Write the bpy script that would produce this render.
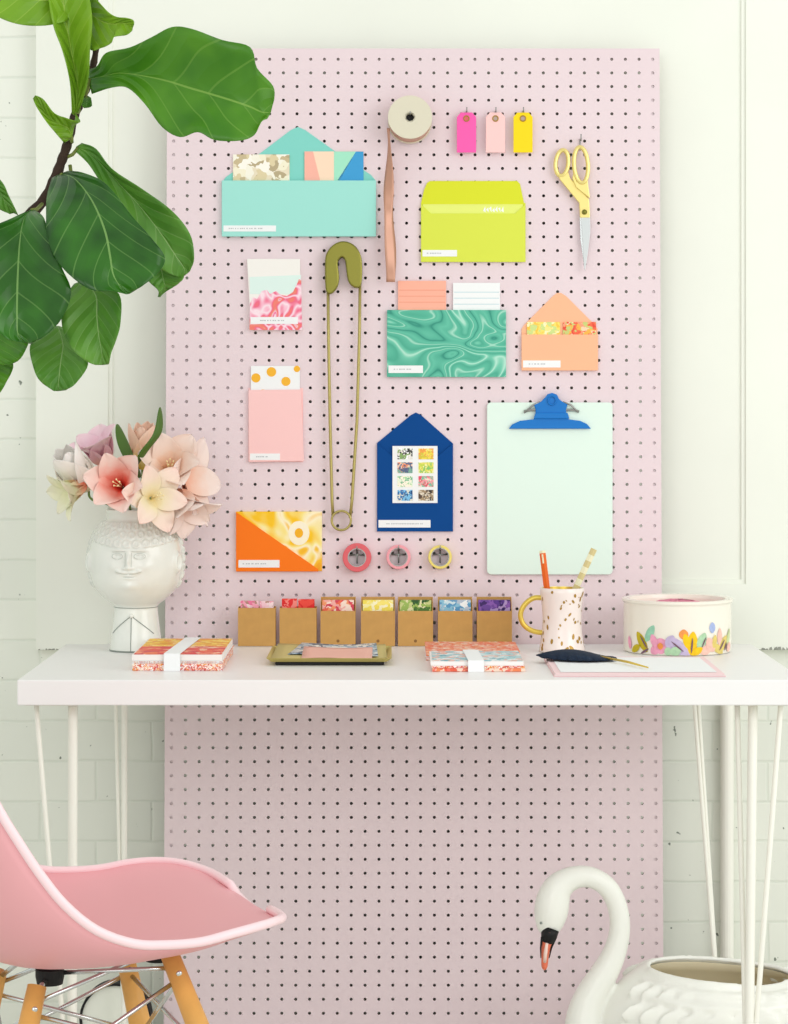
import bpy, bmesh, math, random
from mathutils import Vector, Matrix
random.seed(7)
PI = math.pi
S = bpy.context.scene
for o in list(bpy.data.objects):
    bpy.data.objects.remove(o)
COL = S.collection

# ------------------------------------------------------------------ camera
F = 2440.0           # focal length in pixels of the 788x1024 frame
CX, HY = 394.0, 403.0
H = 1.173            # camera height
cam_d = bpy.data.cameras.new('camera')
cam = bpy.data.objects.new('camera', cam_d)
COL.objects.link(cam)
cam.location = (0, 0, H)
cam.rotation_euler = (PI / 2, 0, 0)
cam_d.sensor_fit = 'VERTICAL'
cam_d.sensor_height = 36.0
cam_d.lens = F / 1024 * 36
cam_d.shift_y = -(512 - HY) / 1024
cam_d.clip_end = 100
S.camera = cam

# ------------------------------------------------------------------ light
S.view_settings.view_transform = 'Standard'
S.view_settings.look = 'None'
S.view_settings.gamma = 1
S.view_settings.use_curve_mapping = False
S.view_settings.exposure = 0.0
w = bpy.data.worlds.new('daylight')
S.world = w
w.use_nodes = True
bg = w.node_tree.nodes['Background']
bg.inputs[0].default_value = (0.965, 1.0, 0.975, 1)
bg.inputs[1].default_value = 0.86


def area(name, loc, target, sx, sy, power, color):
    d = bpy.data.lights.new(name, 'AREA')
    d.shape = 'RECTANGLE'
    d.size, d.size_y, d.energy, d.color = sx, sy, power, color
    o = bpy.data.objects.new(name, d)
    COL.objects.link(o)
    o.location = loc
    o.rotation_euler = (Vector(target) - Vector(loc)).to_track_quat('-Z', 'Y').to_euler()
    return o


area('window_daylight', (3.0, 1.6, 2.2), (0.1, 4.4, 0.9), 2.4, 2.2, 50, (1.0, 0.985, 0.985))
area('front_fill', (-0.9, -0.8, 1.9), (-0.1, 4.4, 0.7), 2.8, 2.0, 38, (1.0, 0.985, 0.985))  # added fill lamp without a real source, brightens the area under the desk


# ------------------------------------------------------------------ helpers
def lin(c):
    if isinstance(c, str):
        c = tuple(int(c[i:i + 2], 16) / 255 for i in (0, 2, 4))
    return tuple((x / 12.92 if x <= 0.04045 else ((x + 0.055) / 1.055) ** 2.4) for x in c[:3]) + (1,)


def P(px, py, D):
    return Vector(((px - CX) * D / F, D, H - (py - HY) * D / F))


TILT = math.radians(2.2)
YB = 4.43            # board front surface at floor level
EW = Vector((0, math.sin(TILT), math.cos(TILT)))
EN = Vector((0, -math.cos(TILT), math.sin(TILT)))


def bw(px, py, off=0.0):
    """pixel -> (u, w) on the pegboard's front plane, off metres in front of it"""
    r = Vector(((px - CX) / F, 1, (HY - py) / F))
    p0 = Vector((0, YB, 0)) + EN * off
    s = (p0 - Vector((0, 0, H))).dot(EN) / r.dot(EN)
    q = Vector((0, 0, H)) + r * s - Vector((0, YB, 0))
    return q.x, q.dot(EW)


def catmull(pts, n=6, closed=False):
    pts = [Vector(p) for p in pts]
    out = []
    m = len(pts)
    segs = m if closed else m - 1
    for i in range(segs):
        if closed:
            a, b, c, d = pts[(i - 1) % m], pts[i], pts[(i + 1) % m], pts[(i + 2) % m]
        else:
            a, b, c, d = pts[max(i - 1, 0)], pts[i], pts[i + 1], pts[min(i + 2, m - 1)]
        for k in range(n):
            t = k / n
            out.append(0.5 * ((2 * b) + (c - a) * t + (2 * a - 5 * b + 4 * c - d) * t * t + (3 * b - a - 3 * c + d) * t ** 3))
    if not closed:
        out.append(pts[-1])
    return out


class MB:
    def __init__(s):
        s.v, s.f, s.m, s.uv = [], [], [], {}

    def add(s, vs, fs, mi=0, uvs=None):
        b = len(s.v)
        s.v += [tuple(v) for v in vs]
        for f in fs:
            s.f.append(tuple(b + i for i in f))
            s.m.append(mi)
        if uvs:
            for i, q in enumerate(uvs):
                s.uv[b + i] = q
        return s

    def box(s, lo, hi, mi=0):
        (x0, y0, z0), (x1, y1, z1) = lo, hi
        vs = [(x0, y0, z0), (x1, y0, z0), (x1, y1, z0), (x0, y1, z0), (x0, y0, z1), (x1, y0, z1), (x1, y1, z1), (x0, y1, z1)]
        return s.add(vs, [(0, 3, 2, 1), (4, 5, 6, 7), (0, 1, 5, 4), (1, 2, 6, 5), (2, 3, 7, 6), (3, 0, 4, 7)], mi)

    def prism(s, pts, y0, y1, mi=0):
        """polygon pts in (x, z), extruded from y0 (near camera) to y1"""
        a = sum(pts[i][0] * pts[(i + 1) % len(pts)][1] - pts[(i + 1) % len(pts)][0] * pts[i][1] for i in range(len(pts)))
        pts = list(pts) if a > 0 else list(pts)[::-1]
        n = len(pts)
        vs = [(p[0], y0, p[1]) for p in pts] + [(p[0], y1, p[1]) for p in pts]
        fs = [tuple(range(n)), tuple(range(2 * n - 1, n - 1, -1))]
        fs += [(i, n + i, n + (i + 1) % n, (i + 1) % n) for i in range(n)]
        return s.add(vs, fs, mi)

    def tube(s, path, r, seg=10, closed=False, mi=0, squash=None):
        path = [Vector(p) for p in path]
        n = len(path)
        rs = r if isinstance(r, (list, tuple)) else [r] * n
        vs, fs = [], []
        t0 = (path[1] - path[0]).normalized()
        up = Vector((0, 0, 1)) if abs(t0.z) < 0.9 else Vector((0, 1, 0))
        nrm = (up - t0 * up.dot(t0)).normalized()
        for i in range(n):
            if closed:
                t = (path[(i + 1) % n] - path[(i - 1) % n]).normalized()
            else:
                t = (path[min(i + 1, n - 1)] - path[max(i - 1, 0)]).normalized()
            nrm = (nrm - t * nrm.dot(t)).normalized()
            bn = t.cross(nrm)
            for k in range(seg):
                a = 2 * PI * k / seg
                vs.append(path[i] + (nrm * math.cos(a) + bn * math.sin(a) * (squash or 1)) * rs[i])
        m = n if closed else n - 1
        for i in range(m):
            for k in range(seg):
                k2 = (k + 1) % seg
                j = (i + 1) % n
                fs.append((i * seg + k, i * seg + k2, j * seg + k2, j * seg + k))
        if not closed:
            fs.append(tuple(range(seg - 1, -1, -1)))
            fs.append(tuple((n - 1) * seg + k for k in range(seg)))
        return s.add(vs, fs, mi)

    def lathe(s, prof, c=(0, 0, 0), seg=48, mi=0, axis='z', fn=None):
        """prof: list of (r, h). closed with caps where r == 0"""
        n = len(prof)
        vs, fs, uvs = [], [], []
        for i, (r, h) in enumerate(prof):
            for k in range(seg):
                a = 2 * PI * k / seg
                rr = r + (fn(a, h, r) if fn else 0)
                if axis == 'z':
                    vs.append((c[0] + rr * math.sin(a), c[1] - rr * math.cos(a), c[2] + h))
                else:
                    vs.append((c[0] + rr * math.cos(a), c[1] + h, c[2] + rr * math.sin(a)))
                uvs.append((k / seg, i / (n - 1)))
        for i in range(n - 1):
            for k in range(seg):
                k2 = (k + 1) % seg
                fs.append((i * seg + k, i * seg + k2, (i + 1) * seg + k2, (i + 1) * seg + k))
        return s.add(vs, fs, mi, uvs)

    def ball(s, c, r, seg=16, mi=0, sc=(1, 1, 1), rot=None):
        vs, fs = [], []
        m = seg // 2
        for i in range(m + 1):
            p = PI * i / m
            for k in range(seg):
                a = 2 * PI * k / seg
                q = Vector((r * sc[0] * math.sin(p) * math.cos(a), r * sc[1] * math.sin(p) * math.sin(a), r * sc[2] * math.cos(p)))
                if rot:
                    q = rot @ q
                vs.append(Vector(c) + q)
        for i in range(m):
            for k in range(seg):
                k2 = (k + 1) % seg
                fs.append((i * seg + k, (i + 1) * seg + k, (i + 1) * seg + k2, i * seg + k2))
        return s.add(vs, fs, mi)

    def grid(s, rows, mi=0, uv=True):
        n, m = len(rows), len(rows[0])
        vs = [p for r in rows for p in r]
        fs = [(i * m + j, i * m + j + 1, (i + 1) * m + j + 1, (i + 1) * m + j) for i in range(n - 1) for j in range(m - 1)]
        uvs = [(j / (m - 1), i / (n - 1)) for i in range(n) for j in range(m)]
        return s.add(vs, fs, mi, uvs)


ORIG = {}


def props(o, label=None, cat=None, group=None, kind=None):
    if label: o['label'] = label
    if cat: o['category'] = cat
    if group: o['group'] = group
    if kind: o['kind'] = kind
    return o


def empty(name, label, cat, origin=(0, 0, 0), loc=None, rot=(0, 0, 0), group=None):
    o = bpy.data.objects.new(name, None)
    o.empty_display_size = 0.03
    COL.objects.link(o)
    o.location = loc if loc is not None else origin
    o.rotation_euler = rot
    ORIG[o.name] = Vector(origin)
    return props(o, label, cat, group)


def obj(name, mb, mats, parent=None, origin=None, loc=None, rot=(0, 0, 0), smooth=False, bevel=0, solid=0, sub=0,
        merge=False, remesh=0, label=None, cat=None, group=None, kind=None, segs=2, angle=40):
    og = ORIG[parent.name] if parent is not None else Vector(origin or (0, 0, 0))
    me = bpy.data.meshes.new(name)
    me.from_pydata([tuple(Vector(v) - og) for v in mb.v], [], mb.f)
    if not isinstance(mats, (list, tuple)):
        mats = [mats]
    for m in mats:
        me.materials.append(m)
    me.polygons.foreach_set('material_index', mb.m)
    if mb.uv:
        ul = me.uv_layers.new(name='UVMap')
        for l in me.loops:
            ul.data[l.index].uv = mb.uv.get(l.vertex_index, (0, 0))
    if merge or remesh:
        bm = bmesh.new(); bm.from_mesh(me)
        bmesh.ops.remove_doubles(bm, verts=bm.verts, dist=1e-6)
        bmesh.ops.recalc_face_normals(bm, faces=bm.faces)
        bm.to_mesh(me); bm.free()
    me.validate()
    if smooth:
        me.polygons.foreach_set('use_smooth', [True] * len(me.polygons))
    o = bpy.data.objects.new(name, me)
    COL.objects.link(o)
    if parent is not None:
        o.parent = parent
    else:
        o.location = loc if loc is not None else og
        o.rotation_euler = rot
    ORIG[o.name] = og
    if remesh:
        md = o.modifiers.new('remesh', 'REMESH'); md.mode = 'VOXEL'; md.voxel_size = remesh; md.use_smooth_shade = True
        sm = o.modifiers.new('smooth', 'SMOOTH'); sm.iterations = 4; sm.factor = 0.5
    if solid:
        md = o.modifiers.new('thick', 'SOLIDIFY'); md.thickness = solid; md.offset = 0
    if bevel:
        md = o.modifiers.new('bevel', 'BEVEL'); md.width = bevel; md.segments = segs; md.limit_method = 'ANGLE'; md.angle_limit = math.radians(angle)
    if sub:
        md = o.modifiers.new('sub', 'SUBSURF'); md.levels = sub; md.render_levels = sub
    return props(o, label, cat, group, kind)


def board_root(name, label, cat, px, py, group=None):
    u, ww = bw(px, py)
    loc = Vector((0, YB, 0)) + Vector((u, 0, 0)) + EW * ww
    return empty(name, label, cat, (u, 0, ww), loc, (-TILT, 0, 0), group)


def bpoly(pts, off=0.0):
    return [bw(p[0], p[1], off) for p in pts]


def rect(x0, y0, x1, y1):
    return [(x0, y0), (x1, y0), (x1, y1), (x0, y1)]


def rrect(x0, y0, x1, y1, r, n=5):
    out = []
    for cx, cy, a0 in ((x1 - r, y0 + r, -90), (x1 - r, y1 - r, 0), (x0 + r, y1 - r, 90), (x0 + r, y0 + r, 180)):
        for k in range(n + 1):
            a = math.radians(a0 + 90 * k / n)
            out.append((cx + r * math.cos(a), cy + r * math.sin(a)))
    return out


# ------------------------------------------------------------------ materials
def base_mat(name, col, rough=0.6, metal=0.0, spec=0.3, coat=0.0, sss=0.0, var=0.0, vscale=20, bump=0.0, bscale=200, trans=0.0):
    m = bpy.data.materials.new(name)
    m.use_nodes = True
    nt = m.node_tree
    b = nt.nodes['Principled BSDF']
    c = lin(col)
    b.inputs['Base Color'].default_value = c
    b.inputs['Roughness'].default_value = rough
    b.inputs['Metallic'].default_value = metal
    b.inputs['Specular IOR Level'].default_value = spec
    b.inputs['Coat Weight'].default_value = coat
    b.inputs['Coat Roughness'].default_value = 0.08
    tc = nt.nodes.new('ShaderNodeTexCoord')
    if var:
        n = nt.nodes.new('ShaderNodeTexNoise'); n.inputs['Scale'].default_value = vscale; n.inputs['Detail'].default_value = 4
        nt.links.new(tc.outputs['Object'], n.inputs['Vector'])
        r = nt.nodes.new('ShaderNodeValToRGB')
        r.color_ramp.elements[0].position = 0.3; r.color_ramp.elements[1].position = 0.7
        r.color_ramp.elements[0].color = tuple(x * (1 - var) for x in c[:3]) + (1,)
        r.color_ramp.elements[1].color = tuple(min(1, x * (1 + var * 0.6)) for x in c[:3]) + (1,)
        nt.links.new(n.outputs['Fac'], r.inputs['Fac'])
        nt.links.new(r.outputs['Color'], b.inputs['Base Color'])
    if bump:
        n = nt.nodes.new('ShaderNodeTexNoise'); n.inputs['Scale'].default_value = bscale; n.inputs['Detail'].default_value = 3
        nt.links.new(tc.outputs['Object'], n.inputs['Vector'])
        bp = nt.nodes.new('ShaderNodeBump'); bp.inputs['Strength'].default_value = bump; bp.inputs['Distance'].default_value = 0.002
        nt.links.new(n.outputs['Fac'], bp.inputs['Height'])
        nt.links.new(bp.outputs['Normal'], b.inputs['Normal'])
    return m


def ramp_set(r, stops, mode='LINEAR'):
    cr = r.color_ramp
    cr.interpolation = mode
    while len(cr.elements) > 1:
        cr.elements.remove(cr.elements[-1])
    cr.elements[0].position = stops[0][0]; cr.elements[0].color = lin(stops[0][1])
    for p, c in stops[1:]:
        e = cr.elements.new(p); e.color = lin(c)


def marble(name, stops, scale=15, dist=3.0, detail=3, mode='LINEAR', rough=0.45, offset=(0, 0, 0), stretch=(1, 1, 1)):
    m = base_mat(name, 'ffffff', rough)
    nt = m.node_tree
    tc = nt.nodes.new('ShaderNodeTexCoord')
    mp = nt.nodes.new('ShaderNodeMapping'); mp.inputs['Location'].default_value = offset; mp.inputs['Scale'].default_value = stretch
    n = nt.nodes.new('ShaderNodeTexNoise')
    n.inputs['Scale'].default_value = scale; n.inputs['Detail'].default_value = detail; n.inputs['Distortion'].default_value = dist
    r = nt.nodes.new('ShaderNodeValToRGB')
    ramp_set(r, stops, mode)
    nt.links.new(tc.outputs['Object'], mp.inputs['Vector'])
    nt.links.new(mp.outputs['Vector'], n.inputs['Vector'])
    nt.links.new(n.outputs['Fac'], r.inputs['Fac'])
    nt.links.new(r.outputs['Color'], nt.nodes['Principled BSDF'].inputs['Base Color'])
    return m


def flow(name, stops, scale=8, bands=5, dist=1.0, rough=0.45, offset=(0, 0, 0), stretch=(1, 1, 1)):
    """contour-like marbling: bands that follow a distorted noise field"""
    m = marble(name, stops, scale, dist, 1.2, 'LINEAR', rough, offset, stretch)
    nt = m.node_tree
    n = [q for q in nt.nodes if q.type == 'TEX_NOISE'][0]
    r = [q for q in nt.nodes if q.type == 'VALTORGB'][0]
    mu = nt.nodes.new('ShaderNodeMath'); mu.operation = 'MULTIPLY'; mu.inputs[1].default_value = bands
    pp_ = nt.nodes.new('ShaderNodeMath'); pp_.operation = 'PINGPONG'; pp_.inputs[1].default_value = 1.0
    nt.links.new(n.outputs['Fac'], mu.inputs[0]); nt.links.new(mu.outputs[0], pp_.inputs[0])
    nt.links.new(pp_.outputs[0], r.inputs['Fac'])
    return m


def cells(name, cols, scale=60, rough=0.45, offset=(0, 0, 0)):
    m = base_mat(name, 'ffffff', rough)
    nt = m.node_tree
    tc = nt.nodes.new('ShaderNodeTexCoord')
    mp = nt.nodes.new('ShaderNodeMapping'); mp.inputs['Location'].default_value = offset
    nz = nt.nodes.new('ShaderNodeTexNoise'); nz.inputs['Scale'].default_value = scale * 0.7
    mx = nt.nodes.new('ShaderNodeMixRGB'); mx.blend_type = 'ADD'; mx.inputs[0].default_value = 0.03
    v = nt.nodes.new('ShaderNodeTexVoronoi'); v.inputs['Scale'].default_value = scale
    sp = nt.nodes.new('ShaderNodeSeparateColor')
    r = nt.nodes.new('ShaderNodeValToRGB')
    n = len(cols)
    ramp_set(r, [(i / n, c) for i, c in enumerate(cols)], 'CONSTANT')
    L = nt.links.new
    L(tc.outputs['Object'], mp.inputs['Vector'])
    L(mp.outputs['Vector'], nz.inputs['Vector'])
    L(mp.outputs['Vector'], mx.inputs[1]); L(nz.outputs['Color'], mx.inputs[2])
    L(mx.outputs['Color'], v.inputs['Vector'])
    L(v.outputs['Color'], sp.inputs['Color'])
    L(sp.outputs['Red'], r.inputs['Fac'])
    L(r.outputs['Color'], nt.nodes['Principled BSDF'].inputs['Base Color'])
    return m


def uv_grad(name, stops, rough=0.5, axis='Y', translucent=0.15):
    m = base_mat(name, 'ffffff', rough)
    nt = m.node_tree
    uv = nt.nodes.new('ShaderNodeTexCoord')
    sp = nt.nodes.new('ShaderNodeSeparateXYZ')
    nz = nt.nodes.new('ShaderNodeTexNoise'); nz.inputs['Scale'].default_value = 60
    ad = nt.nodes.new('ShaderNodeMath'); ad.operation = 'MULTIPLY_ADD'; ad.inputs[1].default_value = 0.3
    r = nt.nodes.new('ShaderNodeValToRGB')
    ramp_set(r, stops)
    L = nt.links.new
    L(uv.outputs['UV'], sp.inputs[0])
    L(uv.outputs['Object'], nz.inputs['Vector'])
    L(nz.outputs['Fac'], ad.inputs[0]); L(sp.outputs[axis], ad.inputs[2])
    sb = nt.nodes.new('ShaderNodeMath'); sb.operation = 'SUBTRACT'; sb.inputs[1].default_value = 0.15
    L(ad.outputs[0], sb.inputs[0]); L(sb.outputs[0], r.inputs['Fac'])
    b = nt.nodes['Principled BSDF']
    L(r.outputs['Color'], b.inputs['Base Color'])
    tr = nt.nodes.new('ShaderNodeBsdfTranslucent')
    L(r.outputs['Color'], tr.inputs['Color'])
    mx = nt.nodes.new('ShaderNodeMixShader'); mx.inputs[0].default_value = translucent
    L(b.outputs[0], mx.inputs[1]); L(tr.outputs[0], mx.inputs[2])
    L(mx.outputs[0], nt.nodes['Material Output'].inputs['Surface'])
    return m


def leaf_mat(name, dark, light, vein, rough=0.35):
    m = base_mat(name, dark, rough, spec=0.4)
    nt = m.node_tree
    L = nt.links.new
    def math_(op, a=None, b=None, va=0.0, vb=0.0):
        n = nt.nodes.new('ShaderNodeMath'); n.operation = op
        n.inputs[0].default_value = va; n.inputs[1].default_value = vb
        if a is not None: L(a, n.inputs[0])
        if b is not None: L(b, n.inputs[1])
        return n.outputs[0]
    tc = nt.nodes.new('ShaderNodeTexCoord')
    sp = nt.nodes.new('ShaderNodeSeparateXYZ')
    L(tc.outputs['UV'], sp.inputs[0])
    v = math_('ABSOLUTE', math_('SUBTRACT', sp.outputs['X'], vb=0.5))
    u = sp.outputs['Y']
    t = math_('SUBTRACT', math_('MULTIPLY', u, vb=6.5), math_('MULTIPLY', v, vb=3.2))
    fr = math_('ABSOLUTE', math_('SUBTRACT', math_('FRACT', t), vb=0.5))
    side = math_('LESS_THAN', fr, vb=0.03)
    mid = math_('MULTIPLY', math_('LESS_THAN', v, vb=0.010), vb=0.75)
    line = math_('MAXIMUM', math_('MULTIPLY', side, vb=0.28), mid)
    nz = nt.nodes.new('ShaderNodeTexNoise'); nz.inputs['Scale'].default_value = 14
    L(tc.outputs['Object'], nz.inputs['Vector'])
    r = nt.nodes.new('ShaderNodeValToRGB')
    ramp_set(r, [(0.35, dark), (0.68, light)])
    L(nz.outputs['Fac'], r.inputs['Fac'])
    mx = nt.nodes.new('ShaderNodeMixRGB'); mx.inputs[2].default_value = lin(vein)
    L(line, mx.inputs[0]); L(r.outputs['Color'], mx.inputs[1])
    b = nt.nodes['Principled BSDF']
    L(mx.outputs['Color'], b.inputs['Base Color'])
    bp = nt.nodes.new('ShaderNodeBump'); bp.inputs['Strength'].default_value = 0.7; bp.inputs['Distance'].default_value = 0.003
    hh = math_('MULTIPLY', fr, vb=1.6)
    hh = math_('MINIMUM', hh, math_('MULTIPLY', v, vb=14.0))
    L(hh, bp.inputs['Height']); L(bp.outputs['Normal'], b.inputs['Normal'])
    tr = nt.nodes.new('ShaderNodeBsdfTranslucent'); L(mx.outputs['Color'], tr.inputs['Color'])
    ms = nt.nodes.new('ShaderNodeMixShader'); ms.inputs[0].default_value = 0.15
    L(b.outputs[0], ms.inputs[1]); L(tr.outputs[0], ms.inputs[2])
    L(ms.outputs[0], nt.nodes['Material Output'].inputs['Surface'])
    return m


def brick_mat():
    m = base_mat('white_painted_brick', 'ecf1e8', 0.6)
    nt = m.node_tree
    L = nt.links.new
    b = nt.nodes['Principled BSDF']
    tc = nt.nodes.new('ShaderNodeTexCoord')
    sp = nt.nodes.new('ShaderNodeSeparateXYZ'); L(tc.outputs['Object'], sp.inputs[0])
    cb = nt.nodes.new('ShaderNodeCombineXYZ')
    L(sp.outputs['X'], cb.inputs['X']); L(sp.outputs['Z'], cb.inputs['Y'])
    nz0 = nt.nodes.new('ShaderNodeTexNoise'); nz0.inputs['Scale'].default_value = 9
    L(tc.outputs['Object'], nz0.inputs['Vector'])
    av = nt.nodes.new('ShaderNodeMixRGB'); av.blend_type = 'ADD'; av.inputs[0].default_value = 0.008
    L(cb.outputs[0], av.inputs[1]); L(nz0.outputs['Color'], av.inputs[2])
    mp = nt.nodes.new('ShaderNodeMapping'); mp.inputs['Location'].default_value = (0.03, -0.581 + 0.0754 * 10, 0)
    L(av.outputs['Color'], mp.inputs['Vector'])
    br = nt.nodes.new('ShaderNodeTexBrick')
    br.inputs['Scale'].default_value = 1.0
    br.inputs['Brick Width'].default_value = 0.21
    br.inputs['Row Height'].default_value = 0.0754
    br.inputs['Mortar Size'].default_value = 0.0035
    br.inputs['Mortar Smooth'].default_value = 0.8
    br.inputs['Color1'].default_value = lin('eef0e5')
    br.inputs['Color2'].default_value = lin('e8ebe0')
    br.inputs['Mortar'].default_value = lin('e2e6da')
    L(mp.outputs[0], br.inputs['Vector'])
    # chips of bare brick: sparse dark flecks
    nz = nt.nodes.new('ShaderNodeTexNoise'); nz.inputs['Scale'].default_value = 62; nz.inputs['Detail'].default_value = 2
    L(tc.outputs['Object'], nz.inputs['Vector'])
    r = nt.nodes.new('ShaderNodeValToRGB')
    ramp_set(r, [(0.0, '000000'), (0.725, '000000'), (0.755, 'ffffff')])
    L(nz.outputs['Fac'], r.inputs['Fac'])
    mx = nt.nodes.new('ShaderNodeMixRGB'); mx.inputs[2].default_value = lin('7c8378')
    L(r.outputs['Color'], mx.inputs[0]); L(br.outputs['Color'], mx.inputs[1])
    L(mx.outputs['Color'], b.inputs['Base Color'])
    bp = nt.nodes.new('ShaderNodeBump'); bp.inputs['Strength'].default_value = 0.28; bp.inputs['Distance'].default_value = 0.003; bp.invert = True
    nz2 = nt.nodes.new('ShaderNodeTexNoise'); nz2.inputs['Scale'].default_value = 26; nz2.inputs['Detail'].default_value = 5
    L(tc.outputs['Object'], nz2.inputs['Vector'])
    ml = nt.nodes.new('ShaderNodeMath'); ml.operation = 'MULTIPLY_ADD'; ml.inputs[1].default_value = 0.5
    L(nz2.outputs['Fac'], ml.inputs[0]); L(br.outputs['Fac'], ml.inputs[2])
    L(ml.outputs[0], bp.inputs['Height']); L(bp.outputs['Normal'], b.inputs['Normal'])
    return m


M = dict(
    panel=base_mat('white_painted_wood', 'eff1e6', 0.5, var=0.03, vscale=3),
    scuff=base_mat('grey_chipped_paint', '9a9c92', 0.8, var=0.3, vscale=80),
    floor=base_mat('pale_floor', 'd9d8cf', 0.6, var=0.06, vscale=5),
    peg=base_mat('pink_painted_hardboard', 'e8d5d9', 0.62, var=0.02, vscale=4),
    pegbrown=base_mat('brown_hardboard', '5a4038', 0.9),
    batten=base_mat('pale_pine_batten', 'e8d6d2', 0.8),
    desk=base_mat('white_lacquer', 'f1efee', 0.35, spec=0.5),
    legw=base_mat('white_powder_coated_steel', 'f6f4ea', 0.35),
    paper=base_mat('white_paper', 'f3f4f4', 0.7),
    ink=base_mat('grey_ink', 'c2c5c6', 0.7),
    teal=base_mat('mint_teal_card', 'a3e2d6', 0.75, spec=0.15),
    tealflap=base_mat('mint_teal_flap', '86d4c8', 0.75, spec=0.15),
    lime=base_mat('lime_card', 'dbe453', 0.75, spec=0.15),
    limeflap=base_mat('lime_flap', 'dbe034', 0.75, spec=0.15),
    pinkenv=base_mat('pale_pink_card', 'fbccca', 0.75, spec=0.15),
    peach=base_mat('peach_card', 'fcbd96', 0.75, spec=0.15),
    peachcard=base_mat('salmon_card', 'fdb49c', 0.6),
    blueenv=base_mat('royal_blue_card', '06478c', 0.75, spec=0.15),
    orange=base_mat('orange_card', 'fd7d20', 0.75, spec=0.15),
    mintboard=base_mat('pale_mint_board', 'e2f4e8', 0.4),
    clipblue=base_mat('bright_blue_enamel', '0674c6', 0.4),
    chrome=base_mat('polished_steel', 'd5d8d8', 0.22, metal=1.0),
    wire=base_mat('dull_wire', 'a0a09c', 0.35, metal=0.8),
    gold=base_mat('gold_plating', 'ecd98a', 0.35, metal=0.55),
    brass=base_mat('aged_brass', '7e7a32', 0.3, metal=0.6),
    brassrod=base_mat('brass_rod', 'b0a262', 0.35, metal=0.6),
    ribbon=base_mat('copper_satin', 'c39078', 0.35, metal=0.25, spec=0.6),
    spool=base_mat('cream_cardboard', 'ddd6c0', 0.7),
    black=base_mat('matt_black', '101010', 0.5),
    hotpink=base_mat('hot_pink_tag', 'fb5fb0', 0.6),
    palepink=base_mat('pale_pink_tag', 'fdcdca', 0.6),
    yellow=base_mat('yellow_tag', 'fbd90a', 0.6),
    kraft=base_mat('kraft_board', 'c99a58', 0.75, var=0.06, vscale=60),
    kraftdk=base_mat('kraft_edge', '8a6338', 0.8),
    shell=base_mat('pink_moulded_plastic', 'eaa9ae', 0.42, spec=0.35),
    rim=base_mat('pink_plastic_rim_lit', 'fadade', 0.35, spec=0.5),  # shell plastic coloured paler, painting in light caught on the rolled edge
    shellout=base_mat('mauve_pink_plastic', 'e3aec0', 0.4),
    wood=base_mat('varnished_maple', 'e6b060', 0.4, var=0.12, vscale=25),
    swan=base_mat('white_glazed_ceramic', 'f2f2ea', 0.35, coat=0.2, bump=0.25, bscale=60),
    swanin=base_mat('cream_inside', 'e4d8b8', 0.7),
    beak=base_mat('orange_beak', 'e8785a', 0.4),
    beakpale=base_mat('beak_highlight_paint', 'f5d8cc', 0.4),  # highlight along the beak, painted in as a pale colour
    vase=base_mat('white_glaze', 'eceee6', 0.25, coat=0.5, var=0.04, vscale=30),
    vaseline=base_mat('grey_glaze_line', '8c948c', 0.4),
    tin=base_mat('ivory_enamel', 'f2ecde', 0.25, coat=0.4, var=0.02, vscale=10),
    pinkin=base_mat('rose_lining', 'e58aa2', 0.5, var=0.2, vscale=40),
    mug=base_mat('cream_porcelain', 'f6e9e2', 0.25, coat=0.5),
    goldspot=base_mat('gold_leaf_spot', 'b08a3c', 0.35, metal=0.4),
    mugin=base_mat('gold_lustre', 'e0c258', 0.3, metal=0.5),
    navy=base_mat('navy_feather', '15263c', 0.75, var=0.3, vscale=150),
    trayg=base_mat('olive_gold_tray', 'c0b068', 0.45, metal=0.25),
    stem=base_mat('dark_brown_bark', '3a2a20', 0.8, var=0.3, vscale=80, bump=0.6, bscale=150),
    petiole=base_mat('olive_leaf_stalk', '74803c', 0.6),
    pot=base_mat('white_clay_pot', 'e6e2da', 0.6),
    soil=base_mat('dark_soil', '3b2d22', 0.9, var=0.3, vscale=60),
    greenstem=base_mat('flower_stalk_green', '6d8a45', 0.5),
    greenleaf=base_mat('dark_tulip_leaf', '4b6a28', 0.45),
    stamen=base_mat('cream_stamen', 'f8e6b0', 0.5),
    innertape=base_mat('tape_cardboard_core', 'b9a49c', 0.7),
    coral=base_mat('coral_tape', 'e0656c', 0.5),
    pinktape=base_mat('pink_tape', 'f2a3ac', 0.5),
    yellowtape=base_mat('yellow_tape', 'f0dc78', 0.5),
    rubber=base_mat('black_rubber', '1c1c1c', 0.6),
    orangepen=base_mat('orange_pencil_paint', 'e8681e', 0.4),
    pencream=base_mat('cream_pencil_stripe', 'eeeac6', 0.5),
)
BRICK = brick_mat()

# ------------------------------------------------------------------ setting
WY = 4.575
obj('wall_back', MB().box((-3.2, WY, 0), (3.2, WY + 0.15, 2.9)), BRICK, kind='structure', label='white painted brick wall')
obj('floor', MB().box((-3.2, -1.5, -0.05), (3.2, WY, 0)), M['floor'], kind='structure', label='pale floor')

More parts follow.
